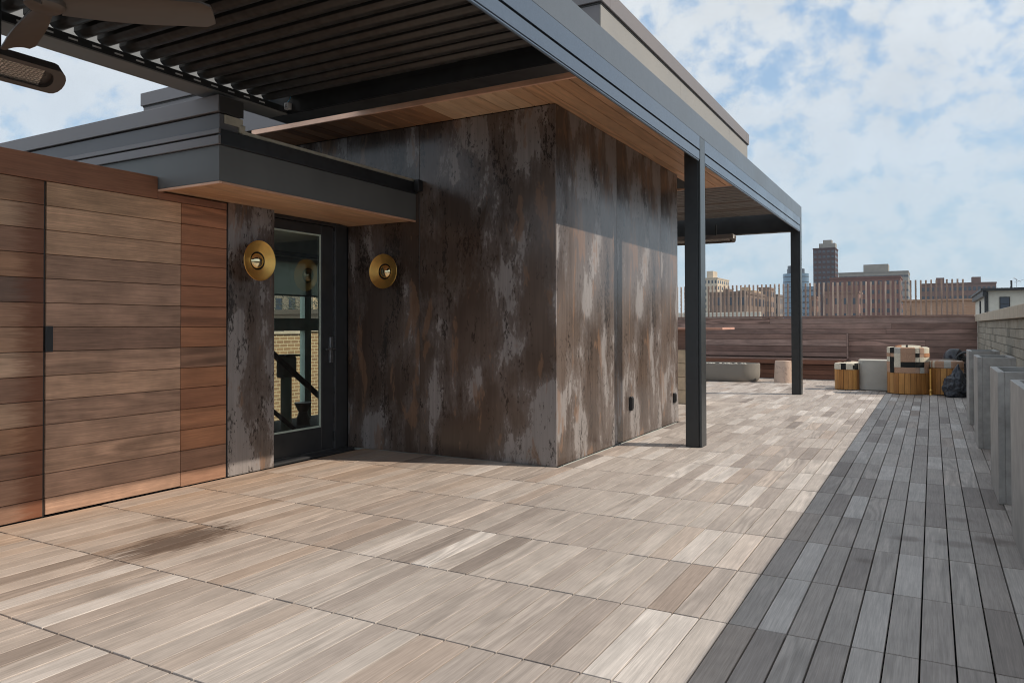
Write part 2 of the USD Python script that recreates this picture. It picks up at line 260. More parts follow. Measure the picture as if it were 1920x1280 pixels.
m_gutter = plain('light_gutter', (0.45, 0.45, 0.45), 0.5)
m_gutter_in = plain('gutter_interior', (0.16, 0.165, 0.17), 0.4)
m_fascia = plain('zinc_fascia', (0.11, 0.109, 0.104), 0.5, var=0.14, scale=2.5, aniso=(1, 1, 0.4))
m_coping = plain('mauve_grey_coping', (0.16, 0.142, 0.14), 0.48, var=0.05, scale=2)
m_coping_dk = plain('brown_black_metal', (0.028, 0.024, 0.021), 0.5)
m_stone_panel = plain('pale_grey_panel', (0.235, 0.225, 0.21), 0.6, var=0.05, scale=2)
m_membrane = plain('tan_membrane', (0.42, 0.38, 0.30), 0.7, var=0.2, scale=12)
m_brass = plain('brushed_brass', (0.86, 0.52, 0.15), 0.42, metal=1.0, var=0.06, scale=30)
m_mirror = plain('polished_brass', (0.86, 0.74, 0.46), 0.05, metal=1.0, var=0.02)
m_steel = plain('brushed_steel', (0.42, 0.42, 0.43), 0.32, metal=1.0, var=0.1)
m_black = plain('black_plastic', (0.013, 0.013, 0.014), 0.42, var=0.1)
m_bag = plain('black_bin_bag', (0.028, 0.031, 0.040), 0.27, var=0.2, bump=0.004, bscale=7)
m_fan = plain('bronze_fan', (0.10, 0.078, 0.064), 0.45, var=0.06)
m_heater = plain('bronze_heater', (0.075, 0.055, 0.045), 0.42, var=0.06)
m_reflect = plain('heater_reflector', (0.93, 0.83, 0.74), 0.45, metal=1.0, var=0.1, scale=40)
m_planter = plain('zinc_planter', (0.31, 0.297, 0.28), 0.55, var=0.28, scale=7, bump=0.0012, bscale=26)
m_planter_in = plain('planter_liner', (0.035, 0.045, 0.05), 0.7)
m_conc = plain('smooth_concrete', (0.20, 0.18, 0.155), 0.75, var=0.07, scale=4, bump=0.0005)
m_conc_lt = plain('pale_concrete', (0.42, 0.40, 0.36), 0.8, var=0.08, scale=4, bump=0.0006)
m_lime = plain('beige_limestone', (0.55, 0.44, 0.32), 0.75, var=0.2, scale=9, bump=0.002)
m_counter = plain('pink_counter', (0.55, 0.30, 0.23), 0.4, var=0.1)
m_plaid = tinted('woven_plaid', 0.85, 0.2, 0.16, 60, bump=0.002)
m_brick = tinted('parapet_block', 0.85, 0.2, 0.2, 18, bump=0.003)
m_mortar = plain('mortar', (0.27, 0.25, 0.215), 0.9, var=0.15)
m_capstone = plain('cap_stone', (0.40, 0.335, 0.255), 0.8, var=0.16, scale=5, bump=0.002)
m_sub = plain('deck_substructure', (0.012, 0.011, 0.010), 0.9)
m_int = plain('dim_plaster', (0.5, 0.52, 0.48), 0.8)
m_int_green = plain('window_frame_grey', (0.46, 0.55, 0.48), 0.5)
m_shadegrey = plain('control_box_paint', (0.16, 0.2, 0.17), 0.5)
m_shade = usdkit.material(stage, LK + 'roller_shade', {'d': ('diffuse_bsdf', dict(color=(0.24, 0.27, 0.24))), 't': ('translucent_bsdf', dict(color=(0.20, 0.23, 0.20))), 'x': ('mix_closure', dict(fac=0.5))}, [('d.BSDF', 'x.closure1'), ('t.BSDF', 'x.closure2')], surface='x.closure')
m_ground = plain('city_ground', (0.16, 0.155, 0.15), 0.9, var=0.3, scale=0.02)
m_far = tinted('far_masonry', 0.85, 0.2, 0.12, 0.4)
m_farwin = plain('far_glazing', (0.035, 0.042, 0.055), 0.25, var=0.3, scale=0.3)
m_fartrim = plain('far_pale_trim', (0.42, 0.41, 0.39), 0.7)
m_blueglass = plain('blue_curtain_wall', (0.10, 0.17, 0.24), 0.2, var=0.25, scale=0.1, spec=0.7)
m_white = plain('pale_render', (0.52, 0.49, 0.42), 0.8, var=0.06)
m_glass = glass('door_glass', (0.87, 0.94, 0.88), 0.10)
m_glass_clear = glass('window_glass', (0.95, 0.98, 0.96), 0.03)
m_bark = plain('bark', (0.06, 0.05, 0.04), 0.9)
m_leaf = plain('twig_crown', (0.07, 0.075, 0.055), 0.8, var=0.4, scale=3)
m_marble = usdkit.material(stage, LK + 'pink_marble', {
    'g': ('geometry', {}), 'n': ('noise_texture', dict(scale=6.0, detail=4.0, roughness=0.5, distortion=0.5)), 'd': ('math', dict(math_type='subtract', value2=0.5)), 'a': ('math', dict(math_type='absolute')),
    'm': ('map_range', dict(range_type='smoothstep', from_min=0.0, from_max=0.018, to_min=0.45, to_max=0.0, clamp=True)), 'x': ('mix_color', dict(a=(0.50, 0.375, 0.30), b=(0.14, 0.10, 0.11))), 'p': ('principled_bsdf', dict(roughness=0.35))},
    [('g.position', 'n.vector'), ('n.fac', 'd.value1'), ('d.value', 'a.value1'), ('a.value', 'm.value'), ('m.result', 'x.fac'), ('x.result', 'p.base_color')], surface='p.BSDF')
m_yellow_brick = usdkit.material(stage, LK + 'buff_brick', {
    'g': ('geometry', {}), 's': ('separate_xyz', {}), 'c': ('combine_xyz', {}),
    'b': ('brick_texture', dict(color1=(0.27, 0.165, 0.085), color2=(0.20, 0.12, 0.065), mortar=(0.52, 0.43, 0.28), scale=1.0, brick_width=0.215, row_height=0.077, mortar_size=0.007, mortar_smooth=0.1, bias=0.0)), 'p': ('principled_bsdf', dict(roughness=0.85))},
    [('g.position', 's.vector'), ('s.y', 'c.x'), ('s.z', 'c.y'), ('c.vector', 'b.vector'), ('b.color', 'p.base_color')], surface='p.BSDF')
m_red_brick = usdkit.material(stage, LK + 'orange_brick', {
    'g': ('geometry', {}), 's': ('separate_xyz', {}), 'c': ('combine_xyz', {}),
    'b': ('brick_texture', dict(color1=(0.36, 0.20, 0.12), color2=(0.31, 0.17, 0.10), mortar=(0.36, 0.25, 0.18), scale=1.0, brick_width=0.4, row_height=0.13, mortar_size=0.012)), 'p': ('principled_bsdf', dict(roughness=0.85))},
    [('g.position', 's.vector'), ('s.x', 'c.x'), ('s.z', 'c.y'), ('c.vector', 'b.vector'), ('b.color', 'p.base_color')], surface='p.BSDF')
def rt(lo=0.0, hi=1.0, warm=0.0): return (random.uniform(lo, hi), warm, random.random())

# ------------------------------------------------------------------ ground far below, and the roof slab the deck lies on
solo('city_ground', box(-3000, 3000, -500, 5000, -22.5, -22.0), m_ground, kind='structure', label='grey city ground far below the roof')
solo('roof_slab', box(-4.88, 4.0, -7.0, 12.95, -0.6, -0.045), m_sub, kind='structure', label='dark roof slab beneath the deck boards')
solo('roof_block', box(-4.88, 4.1, -7.0, 13.1, -22.0, -0.61), m_mortar, kind='structure', label='masonry block that carries the roof terrace')

# ------------------------------------------------------------------ deck boards
deck = thing('deck', 'weathered grey timber deck laid in square panels', None, kind='structure')
PIT, ROW, DX0, DY0 = 0.115, 0.69328, 2.20397, -2.7162
boards = []
for k in range(-4, 23):
    for n in range(-48, 14):
        x0, x1 = DX0 + n * PIT + 0.0033, DX0 + (n + 1) * PIT - 0.0033
        y0, y1 = DY0 + k * ROW + 0.0045, DY0 + (k + 1) * ROW - 0.0045
        xc, yc = (x0 + x1) / 2, (y0 + y1) / 2
        if x0 > 3.63 or y0 > 12.15: continue
        lo = -2.14 if yc < 0 else (-0.0 if yc < 3.5 else -4.8)
        if y1 > 0 and y0 < 0 and x0 < -0.0:
            y1 = -0.004                                        # trimmed at the wall
            if y1 - y0 < 0.02: continue
            lo = -2.14
        if y0 < 0 and x1 < lo: continue
        if yc > 0 and xc < lo and not (y0 < 3.55 < y1): continue
        if y0 < 3.55 < y1 and x0 < 0.0: y0 = 3.56
        if x1 <= lo + 0.01: continue
        x0 = max(x0, lo)
        p = np.array([xc, yc, 0]) - CAM; d = p @ F_; a = p @ R_ / max(d, 0.01); b = -(p @ U_) / max(d, 0.01)
        vis = d > 0.8 and abs(a) < 0.72 and b < 0.52
        warm = 0.0
        wl = max(0.0, 1 - (xc + 2.15) / 2.6) * max(0.0, min(1.0, (1.6 - yc) / 2.2)) * (yc < 1.2)
        warm = min(1.0, wl * (0.55 + 0.6 * random.random())) + (0.25 if random.random() < 0.08 else 0)
        if yc < -3.4: warm = max(warm, 0.25 * random.random() * (xc < 0.6))
        t = min(max(random.gauss(0.53, 0.2), 0.03), 1.0)
        if random.random() < 0.10: t = random.uniform(0.8, 1.0)
        if random.random() < 0.05: t = random.uniform(0.05, 0.2)
        dz = random.uniform(-0.0012, 0.0012)
        boards.append((-1.0 / d ** 2 if vis else 0.0, box(x0, x1, y0, y1, -0.022 + dz, dz, 0.0012), (t, warm, random.random())))
boards.sort(key=lambda b: b[0])
for i, (_, m, t) in enumerate(boards[:300]): part(deck, 'board', m, m_deck, tone=t)
rest = boards[300:]
ms = [b[1] for b in rest]
part(deck, 'boards', join(ms), m_deck, tone=np.vstack([np.tile(b[2], (len(b[1].vertices), 1)) for b in rest]), kind='stuff')

# ------------------------------------------------------------------ rooftop house clad in weathered steel slabs
house = thing('rooftop_house', 'rooftop pavilion clad in streaked rusty steel slabs with cedar soffit', 'building', (-2.4, 1.8, 0))
core = [box(-2.36, -0.02, 0.016, 0.16, -0.02, 3.13), box(-4.9, -2.3605, 0.016, 0.16, 2.25, 3.13), box(-0.16, -0.016, 0.16, 3.53, -0.02, 3.13), box(-4.9, -0.16, 3.38, 3.53, -1.6, 3.13),
        box(-4.9, -4.75, -2.2, 0.0, -1.6, 2.2), box(-4.9, -4.75, 0.0005, 1.15, -1.6, 3.13), box(-4.9, -4.75, 2.85, 3.38, -1.6, 3.13), box(-4.9, -4.75, 1.15, 2.85, 2.15, 3.13), box(-4.9, -4.75, 1.15, 2.85, -1.6, -0.75),
        box(-4.75, -2.36, -2.2, -2.05, -1.6, 2.2)]
part(house, 'wall', join(core), m_int)
part(house, 'floor', box(-4.75, -0.16, -2.05, 3.38, -1.62, -1.5), m_int)
part(house, 'ceiling', [box(-4.75, -0.16, 0.16, 3.38, 2.95, 3.13), box(-4.75, -2.42, -2.05, 0.0, 2.12, 2.2)], m_int)
J = 0.0018
def slab(x0, x1, y0, y1, z0, z1, o): part(house, 'steel_slab', box(x0, x1, y0, y1, z0, z1, 0.0015), m_rust, tone=o)
slab(-2.355, -1.447 - J, 0.0, 0.014, 0.004, 3.136, (1.447, 0.31, 0.0)); slab(-1.447 + J, -0.0, 0.0, 0.014, 0.004, 3.136, (0.0, 3.7, 0.4)); slab(-3.3 + J, -2.355 - J, 0.0, 0.014, 2.63, 3.136, (2.9, 0.31, 0.0))
slab(-4.6, -3.3 - J, 0.0, 0.014, 2.66, 3.136, (5.1, 2.0, 1.0))
slab(-0.014, 0.0, 0.0145, 1.44 - J, 0.004, 3.136, (7.0, 5.0, 0.3)); slab(-0.014, 0.0, 1.44 + J, 2.88 - J, 0.004, 3.136, (7.0, 3.56, 0.3)); slab(-0.014, 0.0, 2.88 + J, 3.546, 0.004, 3.136, (7.0, 2.12, 0.3))
slab(-2.162, -2.15, -1.645, -1.158, 0.004, 2.226, (3.3, 8.1, 0.5))                          # pier beside the door
part(house, 'pier_return', [box(-2.32, -2.163, -1.644, -1.166, 0.0, 2.226)], m_frame)
# soffit boards along y
xs = np.arange(0.645, -3.2, -0.1415)
for i, x in enumerate(xs):
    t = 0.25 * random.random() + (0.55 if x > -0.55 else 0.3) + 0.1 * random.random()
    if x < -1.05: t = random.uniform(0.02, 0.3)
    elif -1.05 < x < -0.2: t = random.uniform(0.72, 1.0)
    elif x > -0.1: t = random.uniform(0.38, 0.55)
    y1 = 4.63 if x > 0.05 else -0.003
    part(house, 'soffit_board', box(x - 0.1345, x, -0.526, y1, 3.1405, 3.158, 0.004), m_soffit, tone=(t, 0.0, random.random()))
part(house, 'soffit_backing', [box(-3.25, 0.64, -0.52, 4.62, 3.159, 3.2)], m_sub)
for x in np.arange(-0.5, -4.6, -0.1415 * 3):                                                # far side of the overhang
    part(house, 'soffit_board', box(x - 0.42, x - 0.003, 3.56, 4.63, 3.1405, 3.158, 0.002), m_soffit, tone=rt(0.3, 0.6))
part(house, 'edge_trim', box(-3.12, 0.648, -0.55, -0.527, 3.136, 3.184, 0.003), m_trim, tone=rt())
part(house, 'edge_trim', box(-4.6, 0.648, 4.631, 4.655, 3.136, 3.184, 0.003), m_trim, tone=rt())
part(house, 'roof_fascia', [box(-4.83, 0.646, -0.545, 4.65, 3.186, 3.66)], m_stone_panel)
part(house, 'fascia_panel', [box(-4.835, 0.64, -0.5475, -0.5455, 3.187, 3.66)], m_coping)
for a, b in ((-0.54, 1.52), (1.5225, 3.6), (3.6025, 4.648)):
    part(house, 'fascia_panel', box(0.6465, 0.6485, a, b, 3.188, 3.66), m_stone_panel)
part(house, 'roof_deck', [box(-4.7, 0.5, -0.4, 4.5, 3.661, 3.70)], m_membrane)
part(house, 'coping', [box(-4.86, 0.668, -0.57, -0.4, 3.675, 3.818, 0.004), box(-4.86, 0.668, 4.5, 4.672, 3.675, 3.818, 0.004), box(0.5, 0.668, -0.398, 4.498, 3.675, 3.818, 0.004), box(-4.86, -4.7, -0.398, 4.498, 3.675, 3.818, 0.004)], m_coping)
part(house, 'shadow_gap', [box(-4.84, 0.652, -0.552, 4.655, 3.661, 3.674)], m_coping_dk)
# vestibule roof: the low volume with the door canopy
canopy = thing('door_canopy', 'deep grey metal canopy over the glass door with cedar underside', 'canopy', (-1.9, -1.2, 2.2))
XC, YC = -1.489, -2.282
part(canopy, 'fascia', [box(-6.2, XC, YC, YC + 0.012, 2.232, 2.48)], m_fascia)
part(canopy, 'fascia', [box(XC - 0.012, XC, YC + 0.0125, -0.003, 2.232, 2.48)], m_fascia)
part(canopy, 'roof_slab', [box(-6.2, XC - 0.0125, YC + 0.0125, -0.003, 2.26, 2.59)], m_coping_dk)
part(canopy, 'drip_band', [box(-6.2, XC + 0.02, YC - 0.02, YC - 0.0005, 2.482, 2.545, 0.003)], m_coping)
part(canopy, 'drip_band', [box(-6.2, XC + 0.012, YC - 0.013, YC + 0.05, 2.56, 2.594, 0.003)], m_coping)
part(canopy, 'upper_wall', [box(-6.2, XC + 0.0, YC + 0.001, YC + 0.16, 2.596, 2.70)], plain('dark_zinc', (0.10, 0.095, 0.098), 0.5, var=0.06))
part(canopy, 'coping', [box(-6.2, XC + 0.012, YC - 0.016, YC + 0.2, 2.712, 2.828, 0.003)], m_coping)
part(canopy, 'coping_end', [box(XC + 0.0125, XC + 0.018, YC - 0.012, YC + 0.196, 2.705, 2.82)], m_coping_dk)
part(canopy, 'edge_band', [box(XC - 0.02, XC + 0.016, YC + 0.0, -0.002, 2.482, 2.592, 0.004), box(XC + 0.0165, XC + 0.022, YC, -0.002, 2.484, 2.50)], m_frame)
part(canopy, 'band_end', [box(XC + 0.0225, XC + 0.085, -0.075, -0.002, 2.50, 2.605, 0.006)], m_frame)
part(canopy, 'flashing', [box(XC - 0.05, XC + 0.004, YC + 0.24, -0.002, 2.594, 2.622, 0.004)], m_membrane)
part(canopy, 'flashing', [box(XC + 0.0005, XC + 0.006, YC + 0.04, YC + 0.2, 2.64, 2.70), box(XC - 0.02, XC + 0.01, YC + 0.17, YC + 0.225, 2.60, 2.66, 0.01), box(XC - 0.03, XC + 0.008, YC + 0.2, YC + 0.25, 2.593, 2.625, 0.006)], m_membrane, label='torn tan roofing membrane hanging from the corner')
for i, x in enumerate(np.arange(XC - 0.022, -2.9, -0.1415)):
    part(canopy, 'soffit_board', box(max(x - 0.1395, -2.9), x, YC + 0.026, -0.003, 2.226, 2.246, 0.002), m_soffit, tone=(random.uniform(0.45, 0.75), 0, random.random()))
part(canopy, 'edge_trim', [box(-2.9, XC + 0.001, YC + 0.001, YC + 0.024, 2.214, 2.231, 0.002)], m_trim, tone=rt())
part(canopy, 'edge_trim', [box(XC - 0.021, XC + 0.001, YC + 0.0245, -0.003, 2.214, 2.231, 0.002)], m_trim_y, tone=rt())

# ------------------------------------------------------------------ glass door
door = thing('glass_door', 'black framed glass door standing in the steel clad recess', 'door', (-2.2, -0.7, 0))
DXL = -2.28
part(door, 'frame', [box(-2.40, -2.25, -1.19, -1.145, 0.0, 2.224), box(-2.40, -2.262, -0.268, -0.20, 0.0, 2.224, 0.003), box(-2.40, -2.27, -1.144, -0.269, 2.19, 2.224), box(-2.40, -2.33, -0.199, -0.012, 0.0, 2.224)], m_door)
part(door, 'side_panel', [box(-2.33, -2.275, -0.197, -0.15, 0.0, 2.224, 0.003), box(-2.33, -2.30, -0.147, -0.06, 0.0, 2.224, 0.003), box(-2.33, -2.357, -0.058, -0.012, 0.0, 2.224, 0.003)], m_door)
part(door, 'threshold', [box(-2.40, -2.165, -1.165, -0.10, 0.001, 0.026, 0.004)], m_door)
part(door, 'stile', box(-2.325, DXL, -1.14, -1.042, 0.034, 2.185, 0.003), m_door)
part(door, 'stile', box(-2.325, DXL, -0.443, -0.275, 0.034, 2.185, 0.003), m_door)
part(door, 'rail', box(-2.325, DXL, -1.0415, -0.4435, 0.034, 0.255, 0.003), m_door)
part(door, 'rail', box(-2.325, DXL, -1.0415, -0.4435, 2.096, 2.185, 0.003), m_door)
part(door, 'glass_pane', trimesh.Trimesh([(-2.303, -1.0412, 0.2555), (-2.303, -0.4438, 0.2555), (-2.303, -0.4438, 2.0955), (-2.303, -1.0412, 2.0955)], [(0, 1, 2), (0, 2, 3)], process=False), m_glass)
part(door, 'glazing_bead', [box(-2.296, -2.286, -0.462, -0.4442, 0.256, 2.095), box(-2.296, -2.286, -1.041, -0.463, 0.256, 0.272), box(-2.296, -2.286, -1.041, -0.463, 2.08, 2.095)], m_int_green)
part(door, 'edge_strip', [box(-2.288, -2.272, -0.2735, -0.2695, 0.03, 2.15), box(-2.288, -2.277, -1.13, -0.276, 0.027, 0.033)], m_steel)
hp = part(door, 'handle_plate', box(-2.2795, -2.268, -0.338, -0.292, 0.865, 1.115, 0.006), m_steel)
part(hp, 'lever', [tube([(-2.268, -0.315, 1.0), (-2.225, -0.315, 1.0), (-2.22, -0.33, 1.0), (-2.22, -0.44, 0.998)], 0.009)], m_steel)
part(door, 'hinge', [box(-2.275, -2.255, -0.285, -0.262, 0.10, 0.20, 0.004)], m_door)

# inside the stair hall, seen through the glass
win = thing('stair_window', 'grey framed window at the back of the stair hall', 'window', (-4.83, 2.0, 0.6))
part(win, 'frame', [box(-4.86, -4.78, 1.15, 1.22, -0.75, 2.15), box(-4.86, -4.78, 2.78, 2.85, -0.75, 2.15), box(-4.86, -4.78, 1.221, 2.779, 2.08, 2.15), box(-4.86, -4.78, 1.221, 2.779, -0.75, -0.68)], m_int_green)
part(win, 'mullion', [box(-4.86, -4.77, 1.86, 1.98, -0.68, 2.08)], m_int_green)
part(win, 'transom', [box(-4.87, -4.765, 1.221, 2.779, 1.16, 1.33)], m_int_green)
for a, b in ((1.221, 1.859), (1.981, 2.779)):
    for c, d in ((-0.679, 1.159), (1.331, 2.079)): part(win, 'pane', trimesh.Trimesh([(-4.825, a, c), (-4.825, b, c), (-4.825, b, d), (-4.825, a, d)], [(0, 1, 2), (0, 2, 3)], process=False), m_glass_clear)
solo('roller_shade', [trimesh.Trimesh([(-4.76, 1.18, 1.64), (-4.76, 2.82, 1.64), (-4.76, 2.82, 2.2), (-4.76, 1.18, 2.2)], [(0, 1, 2), (0, 2, 3)], process=False), tube([(-4.75, 1.18, 2.2), (-4.75, 2.82, 2.2)], 0.03), tube([(-4.755, 1.18, 1.64), (-4.755, 2.82, 1.64)], 0.012)], m_shade, label='dark green roller shade half drawn inside the stair window', cat='window shade')
rail = thing('stair_handrail', 'dark sloping handrail inside the stair hall behind the glass door', 'handrail', (-3.6, 0.6, 0.3))
sl = (0.341 - 0.902) / (0.971 - 0.204)
def zr(y, z0, y0): return z0 + sl * (y - y0)
part(rail, 'rail', [tube([(-3.6, -0.9, zr(-0.9, 0.902, 0.204)), (-3.6, 1.9, zr(1.9, 0.902, 0.204))], 0.034)], m_black)
part(rail, 'rail', [tube([(-3.6, -0.9, zr(-0.9, 0.264, 0.205)), (-3.6, 1.9, zr(1.9, 0.264, 0.205))], 0.026)], m_black)
post = thing('newel_post', 'black newel post with flared cap at the window mullion inside the stair hall', 'newel post', (-4.3, 1.352, -1.5))
part(post, 'shaft', revolve([(0, -1.5), (0.085, -1.5), (0.085, 0.03), (0.06, 0.09), (0.06, 0.11), (0.0, 0.11)], 20, (-4.3, 1.352, 0)), m_black, smooth=35)
part(post, 'cap', revolve([(0, 0.111), (0.055, 0.111), (0.105, 0.215), (0.11, 0.235), (0, 0.235)], 20, (-4.3, 1.352, 0)), m_black, smooth=35)
box_post = thing('control_post', 'grey green control box on a post behind the stair handrail', 'control post', (-3.9, 0.68, -1.5))
part(box_post, 'post', box(-3.94, -3.86, 0.62, 0.73, -1.5, 0.61, 0.005), m_int_green)
part(box_post, 'box', box(-3.96, -3.84, 0.56, 0.80, 0.611, 0.86, 0.02), m_shadegrey)
part(box_post, 'lid', box(-3.97, -3.83, 0.60, 0.84, 0.861, 0.885, 0.005), m_black)

# ------------------------------------------------------------------ timber clad wall with a hidden door
XW = -2.15; PZ = 0.1568; top = 2.157
clad = thing('timber_wall', 'horizontal timber board wall beside the glass door', 'wall', (XW, -3.0, 0))
part(clad, 'backing', [box(-2.30, XW - 0.026, -6.5, -1.665, -0.02, 2.2)], m_sub)
edges = [top - i * PZ for i in range(14)] + [0.004]
lt = [(0.7, .5), (0.75, .1), (0.25, .3), (0.55, .6), (0.05, .0), (0.45, .3), (0.55, .2), (0.85, .1), (0.3, .2), (0.8, .2), (0.55, .6), (0.2, .35), (0.4, .25), (0.1, .3)]
dt = [(0.75, .75), (0.8, .35), (0.7, .4), (0.25, .1), (0.35, 0), (0.3, 0), (0.0, 0), (0.4, .05), (0.6, .15), (0.3, .05), (0.5, 0), (0.55, .1), (0.35, .05), (0.2, .1)]
rtn = [.55, .6, .45, .4, .35, .3, .55, .1, .6, .35, .65, .7, .0, .1]
hid = thing('hidden_door', 'flush board faced door between vertical joints in the timber wall', 'door', (XW, -2.58, 0))
for i in range(14):
    z1, z0 = edges[i] - 0.002, edges[i + 1] + 0.002
    x = XW + random.uniform(-0.0008, 0.0008)
    part(clad, 'plank', box(XW - 0.024, x, -3.096, -6.5, z0, z1, 0.0015), m_clad, tone=(lt[i][0], lt[i][1] * 0.6, random.random()))
    part(hid, 'plank', box(XW - 0.024, x, -3.078, -2.0875, max(z0, 0.012), z1, 0.0015), m_clad_grey, tone=(dt[i][0], dt[i][1], random.random()))
    part(clad, 'plank', box(XW - 0.024, x - 0.0006, -2.083, -1.664, z0, z1, 0.0015), m_clad_red if i != 12 and i != 13 and i != 7 else m_clad, tone=(rtn[i] if i not in (7, 12, 13) else 0.25, 0.25 if i in (7, 12, 13) else 0.0, random.random()))
part(clad, 'top_board', box(XW - 0.024, XW + 0.004, -6.5, YC - 0.004, top + 0.002, 2.322, 0.002), m_clad_red, tone=(0.15, 0, 0.2))
part(clad, 'top_board', box(XW - 0.024, XW + 0.004, YC - 0.003, -1.664, top + 0.002, 2.213, 0.002), m_clad_red, tone=(0.05, 0, 0.6))
part(clad, 'wall_cap', box(-2.33, XW - 0.025, -6.5, YC - 0.03, 2.201, 2.318), m_coping_dk)
part(clad, 'corner_strip', box(XW - 0.03, XW - 0.012, -1.6635, -1.646, 0.0, 2.22), m_frame)
part(hid, 'pull_handle', [box(XW + 0.0005, XW + 0.006, -3.088, -3.038, 1.055, 1.222, 0.002), box(XW + 0.004, XW + 0.014, -3.088, -3.078, 1.055, 1.222, 0.002)], m_black)
part(hid, 'edge_strip', box(XW - 0.026, XW - 0.012, -3.093, -3.0815, 0.0, top), m_coping_dk)

# ------------------------------------------------------------------ brass wall lamps
def sconce(loc, rotz, label):
    first = len([k for k in used if k == '/World/wall_lamp']) == 0
    if not first: return copy_of('/World/wall_lamp', 'wall_lamp', loc, rotz, label, 'wall lamp', 'pair of brass dish wall lamps')
    t = thing('wall_lamp', label, 'wall lamp', loc, rotz, 'pair of brass dish wall lamps')
    base_of[t] = np.zeros(3)                                     # built in its own frame: +x faces away from the wall
    def ring(prof, n=64):
        m = trimesh.creation.revolve(np.array(prof), sections=n); m.apply_transform(trimesh.transformations.rotation_matrix(PI / 2, [0, 1, 0])); return m
    part(t, 'dish', ring([(0.076, 0.0), (0.09, 0.006), (0.155, 0.026), (0.166, 0.032), (0.168, 0.028), (0.156, 0.021), (0.09, 0.0), (0.076, -0.008), (0.076, 0.0)]), m_brass, smooth=40)
    part(t, 'inner_cup', ring([(0.0, -0.045), (0.055, -0.04), (0.072, -0.02), (0.075, 0.001), (0.0765, 0.001), (0.0765, -0.03), (0.058, -0.05), (0.0, -0.052)]), m_coping_dk, smooth=40)
    part(t, 'mirror_dome', ring([(0.070, -0.014), (0.062, 0.004), (0.046, 0.018), (0.024, 0.027), (0.0, 0.030)][::-1]), m_mirror, smooth=60)
    part(t, 'wall_mount', ring([(0.0, -0.05), (0.05, -0.05), (0.05, -0.085), (0.0, -0.085)]), m_brass, smooth=30)
    return t
sconce((-2.07 + 0.005, -1.42, 1.763), 0.0, 'round brass dish wall lamp on the narrow steel pier left of the glass door')
sconce((-1.80, -0.085, 1.747), -PI / 2, 'round brass dish wall lamp on the steel wall right of the glass door')
# ------------------------------------------------------------------ sockets on the lit steel wall
def socket(y, z, h, label):
    t = thing('wall_socket', label, 'wall socket', (0.0, y, z - h / 2), group='black sockets low on the steel wall')
    part(t, 'cover', box(0.0005, 0.03, y - 0.03, y + 0.03, z - h / 2, z + h / 2, 0.008), m_black)
    part(t, 'flap', box(0.0305, 0.037, y - 0.024, y + 0.024, z - h / 2 + 0.02, z + h / 2 - 0.015, 0.003), m_black)
socket(1.80, 0.385, 0.15, 'taller black outdoor socket low on the lit steel wall beside the column shadow')
socket(3.345, 0.315, 0.125, 'small black outdoor socket low on the steel wall near its far corner')

# ------------------------------------------------------------------ louvred pergola
pg = thing('pergola', 'charcoal aluminium louvred pergola running along the deck side', 'pergola', (0.735, 1.7, 0))
BX0, BX1, BZ0, BZS, BZ1 = 0.655, 0.8165, 2.865, 3.104, 3.315
YN, YF = -5.2, 8.30
part(pg, 'upper_fascia', [box(BX0, BX1 + 0.0008, YN, 5.0, BZS, BZ1, 0.0015), box(BX0, BX1 + 0.0008, 5.0, YF, BZS, BZ1, 0.0015)], m_perg_top)
cols = [(-5.05, -4.88), (1.62, 1.80), (8.13, 8.30)]
for a, b in ((YN + 0.3, 1.618), (1.802, 8.128)):
    part(pg, 'screen_housing', [box(0.745, BX1, a + 0.003, b - 0.003, BZ0 + 0.108, BZS, 0.0012)], m_perg_face)
    part(pg, 'screen_bottom_bar', [box(0.786, BX1 - 0.001, a + 0.012, b - 0.012, BZ0 + 0.004, BZ0 + 0.094, 0.003)], m_perg_face)
    part(pg, 'screen_slot', [box(0.79, BX1 - 0.014, a + 0.01, b - 0.01, BZ0 + 0.0945, BZ0 + 0.1075)], m_sub)
    part(pg, 'screen_tube', [tube([(BX1 - 0.012, a + 0.03, BZ0 - 0.006), (BX1 - 0.012, b - 0.03, BZ0 - 0.006)], 0.010, 14)], m_perg_face, smooth=40)
    part(pg, 'inner_beam', [box(BX0 - 0.0, 0.744, a, b, 3.03, BZS - 0.001, 0.002)], m_perg)
for a, b in cols:
    c = part(pg, 'column', [box(BX0, 0.789, a, b, 0.0, BZS, 0.003), box(0.789, 0.7965, a + 0.012, b - 0.012, 0.0, BZS)], m_perg)
    part(c, 'screen_guide', [box(0.797, BX1 + 0.001, a, b + 0.0, 0.0, BZS, 0.003)], m_guide)
